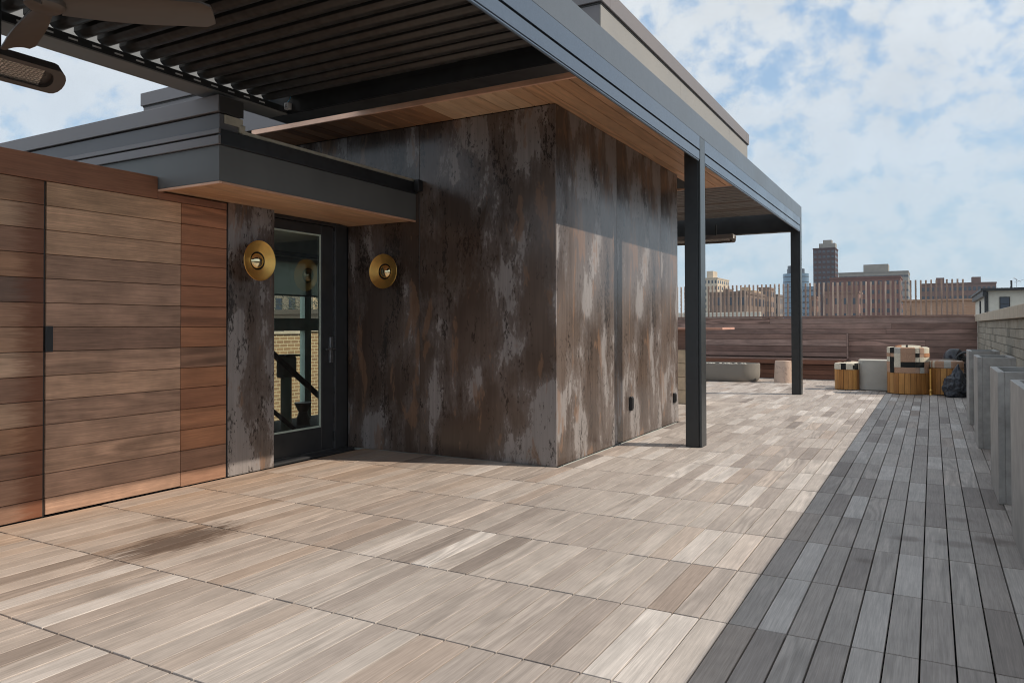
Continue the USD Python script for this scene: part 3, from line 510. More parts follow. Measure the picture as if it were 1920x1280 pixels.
# near bay: gutter beam on the left, cross beam, louvres
GX0, GX1 = -1.743, -1.54
part(pg, 'gutter_base', [box(GX0, GX1, YN, -1.41, BZ0, BZ0 + 0.008)], plain('bounce_lit_gutter_base', (0.17, 0.165, 0.155), 0.45, var=0.08))  # underside paint lightened to carry the bounce light from the deck
part(pg, 'gutter_beam', [box(GX1 - 0.012, GX1, YN, -1.41, BZ0 + 0.0085, 2.922), box(GX0, GX0 + 0.01, YN, -1.41, BZ0 + 0.0085, 3.14)], m_perg)
part(pg, 'gutter_liner', [box(GX0 + 0.0105, GX1 - 0.0125, YN, -1.41, BZ0 + 0.0085, BZ0 + 0.02), box(GX0 + 0.0105, GX0 + 0.014, YN, -1.41, BZ0 + 0.021, 3.135)], m_gutter_in)
part(pg, 'cross_beam', [box(GX0, 0.784, -1.60, -1.405, BZ0 - 0.002, BZ0 + 0.006, 0.002), box(GX0, 0.784, -1.60, -1.585, BZ0 + 0.0065, 2.972), box(GX0, 0.784, -1.42, -1.405, BZ0 + 0.0065, 2.972), box(GX0, BX0 - 0.002, -1.60, -1.585, 2.9725, 3.2), box(GX0, BX0 - 0.002, -1.42, -1.405, 2.9725, 3.2)], m_perg)
lev = []
def louvre(y, x0, x1, tilt=0.0, w=0.097, zb=2.930):
    prof = []
    for k in range(9):
        u = -1 + 2 * k / 8; prof.append((u * w / 2, 0.024 * (abs(u) ** 2.5)))
    prof += [(w / 2 + 0.002, 0.03), (w / 2 + 0.002, 0.084), (-w / 2, 0.084), (-w / 2, 0.03)]
    m = extrude(prof, x0, x1)                                    # profile (y, z), extruded along x
    v = m.vertices.copy(); yy, zz = v[:, 0].copy(), v[:, 1].copy()
    c, s = math.cos(tilt), math.sin(tilt); yy, zz = c * yy - s * zz, s * yy + c * zz
    m = trimesh.Trimesh(np.c_[v[:, 2], yy + y, zz + zb], m.faces, process=False); return m
y = -1.997 + 0.07
ys = []
while y > YN + 0.1: ys.append(y); y -= 0.1418
ys = [-1.997 + 0.07 + 0.1418, ] + ys
for yy in ys:
    part(pg, 'louver', louvre(yy, GX1 - 0.03, 0.735), m_louver, smooth=25)
    part(pg, 'drain_clip', box(GX1 + 0.0003, GX1 + 0.0016, yy - 0.028 - 0.07, yy + 0.028 - 0.07, 2.892, 2.902), m_gutter)
part(pg, 'roof_skin', [box(GX1, 0.735, YN, -1.6, 3.006, 3.024)], m_sub)  # black sheet added over the louvres to shut out sky and darken gaps
part(pg, 'flashing_pan', [box(GX0, BX0 - 0.002, -1.60, -0.552, 3.202, 3.21)], m_perg)  # unseen plate added to stop sun leaking between cross beam and soffit
part(pg, 'motor_bracket', [box(GX1 + 0.002, GX1 + 0.05, -1.64, -1.602, 2.895, 2.945, 0.003)], m_gutter)
xm = meshkit.text_mesh('X', 0.026, 0.001)
xm.apply_transform(trimesh.transformations.rotation_matrix(PI / 2, [1, 0, 0])); xm.apply_translation((GX1 + 0.026 - xm.bounds.mean(0)[0], -1.6405, 2.907))
part(pg, 'cross_mark', xm, m_black)
part(pg, 'cable', [tube([(GX1 + 0.03, -1.63, 2.945), (GX1 + 0.045, -1.625, 2.965), (GX1 + 0.05, -1.615, 2.99)], 0.004, 6)], plain('blue_cable', (0.12, 0.4, 0.6), 0.4))
part(pg, 'end_beam', [box(GX0, BX0 - 0.021, YN, YN + 0.12, BZ0, 3.2)], m_perg)
# far bay
FX0 = -2.9
part(pg, 'cross_beam', [box(FX0, BX0 - 0.001, 8.12, 8.28, 2.872, 3.25, 0.003)], m_perg)
part(pg, 'rear_beam', [box(FX0 - 0.16, FX0, 4.66, 8.28, 2.865, 3.25, 0.003)], m_perg)
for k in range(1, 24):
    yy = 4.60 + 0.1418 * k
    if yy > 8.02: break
    part(pg, 'louver', louvre(yy, FX0, BX0 - 0.002, tilt=(0.75 if k in (12, 17, 18) else (0.32 if k % 2 else 0.12)), zb=3.165), m_louver_bounce, smooth=25)
part(pg, 'column', [box(FX0 - 0.16, FX0, 8.13, 8.28, 0.0, 2.864, 0.003)], m_perg)

# ------------------------------------------------------------------ ceiling fan
fan = thing('ceiling_fan', 'bronze three bladed ceiling fan under the pergola louvres', 'ceiling fan', (-0.48, -4.016, 2.95))
fx, fy, fz = -0.48, -4.016, 2.60
part(fan, 'downrod', [tube([(fx, fy, fz + 0.1), (fx, fy, 2.95)], 0.014)], m_fan)
part(fan, 'hub', revolve([(0, -0.028), (0.06, -0.026), (0.078, -0.012), (0.082, 0.01), (0.07, 0.06), (0.04, 0.12), (0, 0.125)], 40, (fx, fy, fz)), m_fan, smooth=40)
for ang in (38.5, 161.0, 280.0):
    L0, L1, n = 0.05, 0.685, 16
    rows = []
    for i in range(n + 1):
        s = i / n; r = L0 + (L1 - L0) * s
        wv = 0.050 + 0.030 * math.sin(min(1, s * 1.3) * PI * 0.62)
        if s > 0.93: wv *= math.sqrt(max(0.02, 1 - ((s - 0.93) / 0.07) ** 2)) * 0.35 + 0.65
        tw = -math.radians(26 - 9 * s)
        for t in np.linspace(-1, 1, 7):
            rows.append((r, wv * t * math.cos(tw), wv * t * math.sin(tw) - 0.012 * (t * t)))
    v = np.array(rows).reshape(n + 1, 7, 3); top_ = v + [0, 0, 0.005]; bot = v - [0, 0, 0.005]
    V = np.vstack([top_.reshape(-1, 3), bot.reshape(-1, 3)]); Fc = []; o = (n + 1) * 7
    for i in range(n):
        for j in range(6):
            a, b, c, d = i * 7 + j, i * 7 + j + 1, (i + 1) * 7 + j + 1, (i + 1) * 7 + j
            Fc += [(a, c, b), (a, d, c), (o + a, o + b, o + c), (o + a, o + c, o + d)]
    rim = [(0, j) for j in range(7)] + [(i, 6) for i in range(1, n + 1)] + [(n, j) for j in range(5, -1, -1)] + [(i, 0) for i in range(n - 1, 0, -1)]
    idx = [i * 7 + j for i, j in rim]
    for a, b in zip(idx, idx[1:] + idx[:1]): Fc += [(a, b, o + b), (a, o + b, o + a)]
    part(fan, 'blade', xf(trimesh.Trimesh(V, np.array(Fc), process=False), math.radians(ang), (fx, fy, fz + 0.01)), m_fan, smooth=40)

# ------------------------------------------------------------------ patio heaters
def heater(loc, rotz, L, roll, label, rods):
    t = thing('patio_heater', label, 'patio heater', loc, rotz, 'bronze bar heaters under the pergola')
    base_of[t] = np.zeros(3); w = 0.075
    def rot(m): return xf(m, 0, (0, 0, 0), rx=roll)
    pts = [(sx * (L / 2 - 0.03) + 0.055 * math.cos(a) * sx, w * math.sin(a)) for sx in (1, -1) for a in (np.linspace(-PI / 2, PI / 2, 9) if sx > 0 else np.linspace(PI / 2, -PI / 2, 9))]
    body = extrude(pts, 0.03, 0.075)
    part(t, 'shell', rot(join([body, extrude([(x * 0.97, y * 0.8) for x, y in pts], 0.0755, 0.10)])), m_heater)
    lip = [mf(m3.Manifold.extrude(m3.CrossSection([np.array(pts)], m3.FillRule.NonZero) - m3.CrossSection([np.array([(x * 0.90, y * 0.70) for x, y in pts])], m3.FillRule.NonZero), 0.03))]
    part(t, 'lip', rot(lip[0]), m_heater)
    part(t, 'reflector', rot(box(-L / 2 + 0.09, L / 2 - 0.09, -0.052, 0.052, 0.020, 0.0295)), m_reflect)
    g = []
    n = int((L - 0.18) / 0.021)
    for i in range(n + 1):
        x = -L / 2 + 0.09 + i * 0.021
        for j in range(5):
            y = -0.046 + j * 0.023
            g.append(trimesh.creation.annulus(0.0086, 0.0116, 0.003, sections=6).apply_translation((x + (0.0105 if j % 2 else 0), y, 0.010 - 9.0 * (y * y) * 0.0 )))
    part(t, 'mesh_guard', rot(join(g)), m_black, kind='stuff')
    for x, h in rods: part(t, 'hanger', xf(join([box(x - 0.014, x + 0.014, -0.014, 0.014, 0.09, h, 0.003)])), m_perg)
    return t
heater((-1.36, -4.05, 2.555), PI / 2, 1.20, -0.75, 'bronze bar heater hanging beside the fan at the left edge', [(0.28, 0.36), (-0.3, 0.36)])
heater((-0.87, 7.86, 2.745), 0.0, 1.22, -0.5, 'bronze bar heater hanging under the far cross beam behind the near column', [(-0.1, 0.3), (0.28, 0.3)])

# ------------------------------------------------------------------ back fence, slats and bench
fence = thing('timber_fence', 'dark horizontal board fence topped with upright slats at the deck end', 'fence', (0.5, 12.75, 0))
FY = 12.75; FL, FR = -5.0, 3.654
zed = [0.0, 0.12, 0.25, 0.38, 0.50, 0.61, 0.75, 0.90, 1.02, 1.13, 1.255, 1.395]
for i in range(len(zed) - 1):
    x = FL; 
    while x < FR - 0.2:
        x2 = x + random.uniform(2.6, 5.2); x2 = FR if FR - x2 < 0.7 else x2
        part(fence, 'board', box(x + 0.0015, x2 - 0.0015, FY, FY + 0.022 + 0.0, zed[i] + 0.0025, zed[i + 1] - 0.0025, 0.0015), m_fence, tone=rt(0.1, 0.95)); x = x2
part(fence, 'cap', box(FL, FR - 0.06, FY - 0.025, FY + 0.05, 1.397, 1.431, 0.003), m_fence, tone=(0.5, 0, 0.3))
part(fence, 'backing', [box(FL, FR, FY + 0.024, FY + 0.045, 0.0, 1.39)], m_sub)
for i in range(86):
    x = 3.40 - i * 0.0982
    if x < FL: break
    part(fence, 'slat', box(x - 0.0175, x + 0.0175, FY - 0.006, FY + 0.032, 1.432, 2.192 + random.uniform(-0.006, 0.006), 0.002), m_slat, tone=rt(0.1, 1))
bench = thing('built_in_bench', 'long dark timber bench with board back against the fence', 'bench', (-1.7, 12.3, 0))
bx0, bx1 = -4.9, 1.17
for i, (a, b) in enumerate(((0.50, 0.60), (0.605, 0.735), (0.74, 0.885), (0.89, 1.018))):
    part(bench, 'back_board', box(bx0, bx1 - 0.03, 12.6, 12.625, a + 0.002, b - 0.002, 0.002), m_fence, tone=rt(0.2, 0.95))
part(bench, 'back_end', box(bx1 - 0.029, bx1, 12.595, 12.74, 0.36, 1.025, 0.002), m_fence, tone=(0.9, 0, 0.3))
part(bench, 'seat', box(bx0, bx1, 12.15, 12.595, 0.44, 0.47, 0.003), m_fence, tone=(0.6, 0, 0.1))
part(bench, 'seat_front', box(bx0, bx1, 12.155, 12.18, 0.345, 0.4385, 0.002), m_bench_red, tone=(0.4, 0, 0.5))
for a, b in ((0.004, 0.10), (0.105, 0.205), (0.21, 0.325)):
    part(bench, 'base_board', box(bx0, bx1 - 0.1, 12.26, 12.282, a, b, 0.002), m_bench_red, tone=rt(0, 0.7))
part(bench, 'base_backing', [box(bx0, bx1 - 0.1, 12.285, 12.3, 0.0, 0.43)], m_sub)

# ------------------------------------------------------------------ masonry parapet on the right
par = thing('masonry_parapet', 'tan block parapet wall with stone coping along the right edge', 'wall', (3.7, 3.0, 0))
part(par, 'core', [box(3.667, 3.93, -6.5, 12.95, -0.3, 1.28)], m_mortar)
blocks = []
rowh = 0.107
for r in range(12):
    y = -1.0 - (0.2 if r % 2 else 0)
    while y < 12.74:
        y1 = min(y + 0.40 + random.uniform(-0.004, 0.004), 12.74); z0 = 1.275 - (r + 1) * rowh
        c = np.array([0.305, 0.275, 0.225]) * random.uniform(0.86, 1.1)
        if random.random() < 0.1: c *= 0.7
        blocks.append((-z0 + 0.02 * y, box(3.655 + random.uniform(-0.002, 0.002), 3.6665, y + 0.004, y1 - 0.004, z0 + 0.004, z0 + rowh - 0.004, 0.002), c)); y = y1
blocks.sort(key=lambda b: b[0])
for _, m, c in blocks[:300]: part(par, 'block', m, m_brick, tone=c)
if len(blocks) > 300:
    part(par, 'blocks', join([b[1] for b in blocks[300:]]), m_brick, tone=np.vstack([np.tile(b[2], (len(b[1].vertices), 1)) for b in blocks[300:]]), kind='stuff')
y = -6.5
while y < 12.9:
    y1 = min(y + 0.92, 12.95)
    part(par, 'cap_stone', box(3.61 + random.uniform(-0.002, 0.002), 3.98, y + 0.002, y1 - 0.002, 1.285, 1.425, 0.006), m_capstone); y = y1

# ------------------------------------------------------------------ planters
def planter(loc, label, src=None):
    if src: return copy_of(src, 'tall_planter', loc, 0.0, label, 'planter', 'tall zinc planters along the parapet')
    t = thing('tall_planter', label, 'planter', loc, 0.0, 'tall zinc planters along the parapet'); base_of[t] = np.zeros(3)
    w, d, h, e = 0.32, 0.77, 0.895, 0.042
    part(t, 'body', [box(0, e, 0, d, 0, h, 0.003), box(w - e, w, 0, d, 0, h, 0.003), box(e, w - e, 0, e, 0, h, 0.003), box(e, w - e, d - e, d, 0, h, 0.003)], m_planter)
    part(t, 'liner', [box(e, w - e, e, d - e, 0.01, h - 0.11)], m_planter_in)
    return t
pl = planter((3.212, 0.235, 0), 'tall grey planter second from the picture edge, its open top clearly in view')
planter((3.212, 2.863, 0), 'tall grey planter second from the fence end of the row', pl)
planter((3.212, 4.904, 0), 'tall grey planter at the far end of the row next to the bin bag', pl)
planter((3.222, -1.36, 0), 'tall grey planter nearest the camera, cut off by the right picture edge', pl)

# ------------------------------------------------------------------ furniture
def drum(t, cx, cy, rx, ry, z0, z1, n=18, sq=2.6, name='stave'):
    def P(a, k=1.0):
        c, s = math.cos(a), math.sin(a); q = (abs(c) ** sq + abs(s) ** sq) ** (-1 / sq); return (cx + rx * k * q * c, cy + ry * k * q * s)
    for i in range(n):
        a0, a1 = 2 * PI * (i + 0.03) / n, 2 * PI * (i + 0.97) / n
        pts = []
        for a, k in ((a0, 1), ((a0 + a1) / 2, 1.004), (a1, 1), (a1, 0.9), (a0, 0.9)):
            x, y = P(a, k); pts += [(x, y, z0), (x, y, z1)]
        part(t, name, hull(pts), m_drum, tone=rt(0.0, 1.0))
    return P
CR, BK, TN, PK, GY, OR = (0.58, 0.53, 0.43), (0.018, 0.018, 0.017), (0.40, 0.245, 0.165), (0.46, 0.30, 0.22), (0.42, 0.40, 0.36), (0.45, 0.22, 0.12)
def cushion(t, cx, cy, rx, ry, z0, z1, pattern, sq=2.6, name='cushion', n=48, crown=0.012):
    """soft pad built of coloured cells: pattern(angle fraction, radial fraction, side?) -> colour"""
    prof = [(0.97, z0), (1.0, z0 + 0.012), (1.0, (z0 + z1) / 2), (1.0, z1 - 0.03), (0.985, z1 - 0.012), (0.95, z1), (0.8, z1 + crown * .5), (0.5, z1 + crown), (0.25, z1 + crown), (0.0, z1 + crown)]
    V, Fc, C = [], [], []
    def pt(a, k, z):
        c, s = math.cos(a), math.sin(a); q = (abs(c) ** sq + abs(s) ** sq) ** (-1 / sq); return (cx + rx * k * q * c, cy + ry * k * q * s, z)
    for i in range(n):
        a0, a1 = 2 * PI * i / n, 2 * PI * (i + 1) / n
        for j in range(len(prof) - 1):
            (k0, q0), (k1, q1) = prof[j], prof[j + 1]
            p = [pt(a0, k0, q0), pt(a1, k0, q0), pt(a1, k1, q1), pt(a0, k1, q1)]
            ctr = np.mean(p, 0); o = len(V); V += p; C += [pattern(ctr[0] - cx, ctr[1] - cy, (ctr[2] - z0) / (z1 - z0), j >= 5)] * 4; Fc += [(o, o + 1, o + 2), (o, o + 2, o + 3)]
    return part(t, name, trimesh.Trimesh(np.array(V), np.array(Fc), process=False), m_plaid, tone=np.array(C))
def strips(seq, w, ox=0.0):
    def f(x, y, z, top_):
        return seq[int(math.floor((x + ox) / w)) % len(seq)]
    return f
def stool(x, y, rx, ry, h, label, pat, n=16):
    t = thing('drum_stool', label, 'stool', (x, y, 0), 0, 'teak drum stools with plaid pads')
    drum(t, x, y, rx, ry, 0.012, h - 0.12, n)
    part(t, 'base', [extrude([(x + rx * .88 * math.cos(a), y + ry * .88 * math.sin(a)) for a in np.linspace(0, 2 * PI, 32, endpoint=False)], 0.0, h - 0.13)], m_sub)
    cushion(t, x, y, rx * 1.02, ry * 1.02, h - 0.118, h, pat)
    return t
def pat_a(x, y, z, tp):
    if -0.10 < x < -0.01: return BK if not tp or abs(y) < 0.1 else CR
    if 0.13 < x < 0.2: return BK if not tp else CR
    if abs(y) < 0.05: return PK
    return CR
stool(1.405, 9.74, 0.215, 0.205, 0.50, 'teak drum stool with cream and black pad between concrete block and far column', pat_a, 18)
stool(1.43, 10.42, 0.15, 0.15, 0.49, 'small drum stool half hidden behind the cream and black padded stool', pat_a, 12)
def pat_c(x, y, z, tp):
    if -0.02 < x < 0.07: return GY
    if tp: return [TN, GY, PK, GY, TN][int(abs(y) * 18) % 5]
    return TN if x > -0.18 else [CR, TN][int((x + 1) * 40) % 2]
stool(3.03, 9.42, 0.265, 0.29, 0.585, 'teak drum stool with tan and grey pad right of the barrel chair', pat_c, 20)
blk = thing('concrete_block_table', 'pale concrete block table with rounded corner between stool and barrel chair', 'table', (1.95, 9.95, 0))
pts = [(2.35, 9.62), (2.35, 10.2), (1.60, 10.2), (1.60, 9.86)] + [(1.78 + 0.18 * math.cos(a), 9.80 + 0.18 * math.sin(a)) for a in np.linspace(PI, 1.5 * PI, 8)]
part(blk, 'body', [extrude(pts[::-1] if False else pts, 0.012, 0.535)], m_conc_lt)
part(blk, 'top', [extrude([((x - 1.97) * 1.004 + 1.97, (y - 9.9) * 1.004 + 9.9) for x, y in pts], 0.5355, 0.56)], m_conc_lt)
# barrel chair
ch = thing('barrel_chair', 'barrel chair with plaid back on a teak stave base, turned from the camera', 'armchair', (2.44, 9.32, 0))
cx0, cy0, cr = 2.44, 9.32, 0.335
drum(ch, cx0, cy0, cr, cr, 0.012, 0.372, 22, 2.0)
part(ch, 'base', [extrude([(cx0 + cr * .9 * math.cos(a), cy0 + cr * .9 * math.sin(a)) for a in np.linspace(0, 2 * PI, 32, endpoint=False)], 0.0, 0.36)], m_sub)
view = math.atan2(CAM[1] - cy0, CAM[0] - cx0)
colx = [-1.0, -0.831, -0.644, -0.339, 0.339, 0.542, 0.746, 1.0]
rowsz = [0.815, 0.72, 0.655, 0.57, 0.475, 0.376]
G5 = [[CR, BK, GY, TN, CR, PK, CR], [TN, TN, CR, TN, BK, PK, OR], [CR, BK, CR, TN, CR, CR, CR], [TN, BK, CR, BK, BK, BK, TN], [TN, BK, TN, TN, PK, GY, TN]]
V, Fc, C = [], [], []
def q(a, b, c, d, col):
    o = len(V); V.extend([a, b, c, d]); C.extend([col] * 4); Fc.extend([(o, o + 1, o + 2), (o, o + 2, o + 3)])
angs = []
for i in range(7):
    a0, a1 = math.asin(colx[i]), math.asin(colx[i + 1])
    for k in range(5): angs.append((a0 + (a1 - a0) * k / 5, a0 + (a1 - a0) * (k + 1) / 5, i))
for k in range(14):
    s0, s1 = PI / 2 + (0.62) * k / 14, PI / 2 + 0.62 * (k + 1) / 14
    angs.append((s0, s1, 6 - (k // 5))); angs.append((-s1, -s0, k // 5))
def cp(a, r, z): return (cx0 + r * math.cos(view + a), cy0 + r * math.sin(view + a), z)
for a0, a1, i in angs:
    for r_ in range(5):
        z1, z0 = rowsz[r_], rowsz[r_ + 1]
        bulge = 0.004 if (i + r_) % 2 else 0.0
        q(cp(a0, cr + bulge, z0), cp(a1, cr + bulge, z0), cp(a1, cr + bulge, z1), cp(a0, cr + bulge, z1), G5[r_][i])
        q(cp(a1, cr - 0.085, z0), cp(a0, cr - 0.085, z0), cp(a0, cr - 0.085, z1), cp(a1, cr - 0.085, z1), CR)
    q(cp(a0, cr, 0.815), cp(a1, cr, 0.815), cp(a1, cr - 0.04, 0.825), cp(a0, cr - 0.04, 0.825), G5[0][i]); q(cp(a0, cr - 0.04, 0.825), cp(a1, cr - 0.04, 0.825), cp(a1, cr - 0.085, 0.815), cp(a0, cr - 0.085, 0.815), CR)
for sgn in (1, -1):
    a = sgn * (PI / 2 + 0.62); q(cp(a, cr, 0.376), cp(a, cr - 0.085, 0.376), cp(a, cr - 0.085, 0.82), cp(a, cr, 0.82), CR)
part(ch, 'back', trimesh.Trimesh(np.array(V), np.array(Fc), process=False), m_plaid, tone=np.array(C))
cushion(ch, cx0, cy0, cr - 0.09, cr - 0.09, 0.376, 0.50, strips([CR, TN, CR, BK], 0.09), 2.0, 'seat_cushion')
pillow = thing('plaid_pillow', 'plaid throw pillow standing up behind the barrel chair back', 'pillow', (2.44, 9.42, 0.5))
V, Fc, C = [], [], []
for i in range(12):
    for j in range(8):
        def pp(i, j, s):
            u, v = -1 + 2 * i / 12, -1 + 2 * j / 8; th = 0.075 * (1 - u ** 4) ** .5 * (1 - v ** 4) ** .5
            return (cx0 + 0.21 * u * (1 - 0.04 * v * v), 9.44 + s * th, 0.68 + 0.175 * v * (1 - 0.05 * u * u))
        u = -1 + 2 * (i + .5) / 12
        col = BK if -0.12 < u < 0.06 else (OR if u < -0.5 else CR)
        q(pp(i, j, -1), pp(i + 1, j, -1), pp(i + 1, j + 1, -1), pp(i, j + 1, -1), col); q(pp(i + 1, j, 1), pp(i, j, 1), pp(i, j + 1, 1), pp(i + 1, j + 1, 1), col)
part(pillow, 'cover', trimesh.Trimesh(np.array(V), np.array(Fc), process=False), m_plaid, tone=np.array(C))
# brass floor lamp stem between chair and stool
lm = thing('brass_stem', 'slim brass post standing between the barrel chair and the tan padded stool', 'post', (2.79, 9.12, 0))
part(lm, 'stem', [tube([(2.79, 9.12, 0.02), (2.79, 9.12, 0.455)], 0.017, 14)], m_brass)
part(lm, 'foot', revolve([(0, 0), (0.03, 0), (0.03, 0.015), (0.022, 0.03), (0.028, 0.06), (0.028, 0.085), (0.018, 0.1), (0, 0.1)], 20, (2.79, 9.12, 0)), m_brass, smooth=30)
# bin bag: crumpled hull
ic = trimesh.creation.icosphere(subdivisions=4); v = ic.vertices.copy()
n1 = meshkit.fbm(v * 2.3 + 5, 4, 3); n2 = np.abs(meshkit.fbm(v * 2.6 + 9, 2, 8) - 0.5)
v *= (0.72 + 0.55 * n1 - 0.5 * n2)[:, None]; v *= np.array([0.20, 0.22, 0.26]); v[:, 2] += 0.14 + 0.16 * np.clip(1 - np.hypot(v[:, 0] - 0.05, v[:, 1]) / 0.12, 0, 1); v[:, 2] = np.maximum(v[:, 2], 0.004)
bag = thing('bin_bag', 'crumpled black plastic bin bag on the deck at the far planter', 'bag', (3.16, 8.92, 0))
part(bag, 'sack', trimesh.Trimesh(v + [3.16, 8.92, 0], ic.faces, process=False), m_bag, smooth=True)
part(bag, 'knot', trimesh.creation.icosphere(subdivisions=2, radius=0.035).apply_scale((1, 1, 1.5)).apply_translation((3.2, 8.92, 0.43)), m_bag)
# dark round kettle and coiled cover behind the tan stool
kt = thing('kettle_grill', 'black dome kettle grill partly hidden behind the tan padded stool', 'grill', (3.19, 11.0, 0))
part(kt, 'lid', revolve([(0.0, 0.76), (0.09, 0.75), (0.15, 0.70), (0.185, 0.62), (0.19, 0.56), (0, 0.56)], 32, (3.19, 11.0, 0)), plain('gloss_black', (0.02, 0.02, 0.024), 0.12, var=0.1), smooth=40)
part(kt, 'bowl', revolve([(0, 0.34), (0.08, 0.36), (0.15, 0.43), (0.19, 0.555), (0, 0.5555)], 32, (3.19, 11.0, 0)), m_black, smooth=40)
part(kt, 'ring', trimesh.creation.torus(0.192, 0.012).apply_translation((3.19, 11.0, 0.558)), m_fan)
for k in range(3):
    a = 2 * PI * k / 3; part(kt, 'leg', [tube([(3.19 + .1 * math.cos(a), 11 + .1 * math.sin(a), 0.4), (3.19 + .17 * math.cos(a), 11 + .17 * math.sin(a), 0.0)], 0.012)], m_black)
hose = thing('hose_coil', 'dark coiled hose leaning at the parapet behind the kettle grill', 'hose', (3.42, 10.7, 0))
part(hose, 'coil', [trimesh.creation.torus(0.2 - 0.018 * k, 0.016).apply_transform(trimesh.transformations.rotation_matrix(PI / 2.3, [1, 0.25 * k - 0.3, 0])).apply_translation((3.38, 10.6 + 0.04 * k, 0.5 + 0.02 * k)) for k in range(5)], m_black, smooth=40)
part(hose, 'stand', [box(3.30, 3.46, 10.62, 10.78, 0.0, 0.30, 0.01), box(3.36, 3.40, 10.66, 10.72, 0.30, 0.62, 0.005)], m_black)
# fire bowl: a stadium shaped concrete tub
fb = thing('fire_bowl', 'low oval concrete fire bowl on the deck behind the near column', 'fire bowl', (-1.28, 11.05, 0))
def stad(k, L=0.42, r=0.42):
    R2 = r * k; return [(-1.30 + (L if c > 0 else -L) + R2 * math.cos(a) , 11.08 + R2 * math.sin(a)) for c, rg in ((1, np.linspace(-PI / 2, PI / 2, 24)), (-1, np.linspace(PI / 2, 1.5 * PI, 24))) for a in rg]
lay = [(0.86, 0.0), (0.93, 0.03), (0.975, 0.08), (0.995, 0.15), (1.0, 0.22), (1.0, 0.375), (0.99, 0.388), (0.90, 0.388), (0.88, 0.36), (0.88, 0.30)]
V, Fc = [], []
for k, z in lay: V += [(x, y, z) for x, y in stad(k)]
n = 48
for i in range(len(lay) - 1):
    for j in range(n):
        a, b = i * n + j, i * n + (j + 1) % n; Fc += [(a, b, b + n), (a, b + n, a + n)]
V += [(-1.30, 11.08, 0.0), (-1.30, 11.08, 0.30)]
for j in range(n): Fc += [(len(V) - 2, (j + 1) % n, j), (len(V) - 1, (len(lay) - 1) * n + j, (len(lay) - 1) * n + (j + 1) % n)]
part(fb, 'tub', trimesh.Trimesh(np.array(V), np.array(Fc), process=False), m_conc, smooth=40)
peb = []
for k in range(90):
    a, r = random.uniform(0, 2 * PI), 0.36 * math.sqrt(random.random()); s = random.choice((-1, 0, 1))
    peb.append(trimesh.creation.icosphere(subdivisions=1, radius=random.uniform(0.02, 0.035)).apply_scale((1.2, 1, .8)).apply_translation((-1.30 + s * 0.4 + r * math.cos(a), 11.08 + r * math.sin(a), 0.335 + random.uniform(0, 0.025))))
part(fb, 'pebbles', join(peb), m_conc_lt, kind='stuff')
solo('marble_stool', revolve([(0, 0), (0.19, 0), (0.192, 0.01), (0.165, 0.455), (0.158, 0.465), (0, 0.465)], 48, (0.045, 10.97, 0)), m_marble, label='tapered pink veined marble stool left of the far column', cat='stool', smooth=35)
# outdoor counter beyond the pavilion corner
ctr = thing('outdoor_counter', 'stone outdoor counter with thin pink top beyond the pavilion corner', 'counter', (-1.6, 6.0, 0))
y0c = 5.67
for r in range(4):
    x = -0.42
    while x > -2.9:
        x2 = max(x - random.uniform(0.3, 0.5), -2.9)
        part(ctr, 'stone', box(x2 + 0.003, x - 0.003, y0c, y0c + 0.03, r * 0.21 + 0.003, r * 0.21 + 0.207, 0.004), m_lime); x = x2
part(ctr, 'core', [box(-2.9, -0.43, y0c + 0.031, 6.35, 0, 0.84)], m_lime)
part(ctr, 'cabinet', [box(-2.9, -0.45, y0c + 0.06, 6.3, 0.841, 1.15, 0.003)], m_fence, tone=(0.5, 0, 0.4))
part(ctr, 'counter_top', [box(-3.0, 0.06, y0c - 0.04, 6.42, 1.151, 1.186, 0.003)], m_counter)

# ------------------------------------------------------------------ neighbours and skyline
def building(name, label, cat, x0, x1, y, depth, z1, col, storeys=0, cols=0, side_cols=0, wcol=None, wr=(0.45, 0.5), z0=-22.0, roof=None, group=None, zwin=None, mat=None, parapet=0.6):
    t = thing(name, label, cat, ((x0 + x1) / 2, y + depth / 2, z0), 0, group)
    w_ = part(t, 'wall', box(x0, x1, y, y + depth, z0, z1), mat or m_far, tone=col)
    H = (z1 - (zwin if zwin is not None else z0))
    wm = wcol or m_farwin
    if storeys and cols:
        fh = H / storeys; ws = []
        for s in range(storeys):
            za = z1 - (s + 1) * fh + fh * 0.3; zb = za + fh * wr[1]
            for c in range(cols):
                cw = (x1 - x0) / cols; xa = x0 + c * cw + cw * (1 - wr[0]) / 2; ws.append(box(xa, xa + cw * wr[0], y - 0.06, y + 0.2, za, zb))
            for c in range(side_cols):
                cw = depth / side_cols; ya = y + c * cw + cw * (1 - wr[0]) / 2; ws.append(box(x1 - 0.2, x1 + 0.06, ya, ya + cw * wr[0], za, zb))
        part(t, 'windows', join(ws), wm, kind='stuff')
    part(t, 'roof_edge', [box(x0 - 0.15, x1 + 0.15, y - 0.15, y + depth + 0.15, z1 - 0.001 + 0.002, z1 + parapet)], mat or m_far, tone=np.array(col) * 0.85)
    for (a, b, zc, dd) in (roof or ()):
        part(t, 'roof_house', box(a, b, y + depth * 0.2, y + depth * 0.2 + dd, z1 + parapet + 0.001, zc), mat or m_far, tone=np.array(col) * 0.95)
    return t
BR, BR2, DKB, TAN, CRM, GRY = (0.20, 0.115, 0.085), (0.22, 0.13, 0.095), (0.062, 0.034, 0.034), (0.42, 0.31, 0.21), (0.50, 0.42, 0.32), (0.25, 0.23, 0.20)
building('apartment_tower', 'cream apartment tower just right of the near pergola column', 'building', -86.5, -80.46, 330, 22, 22.0, CRM, 16, 4, 6, roof=[(-86.3, -83.5, 25.9, 8)])
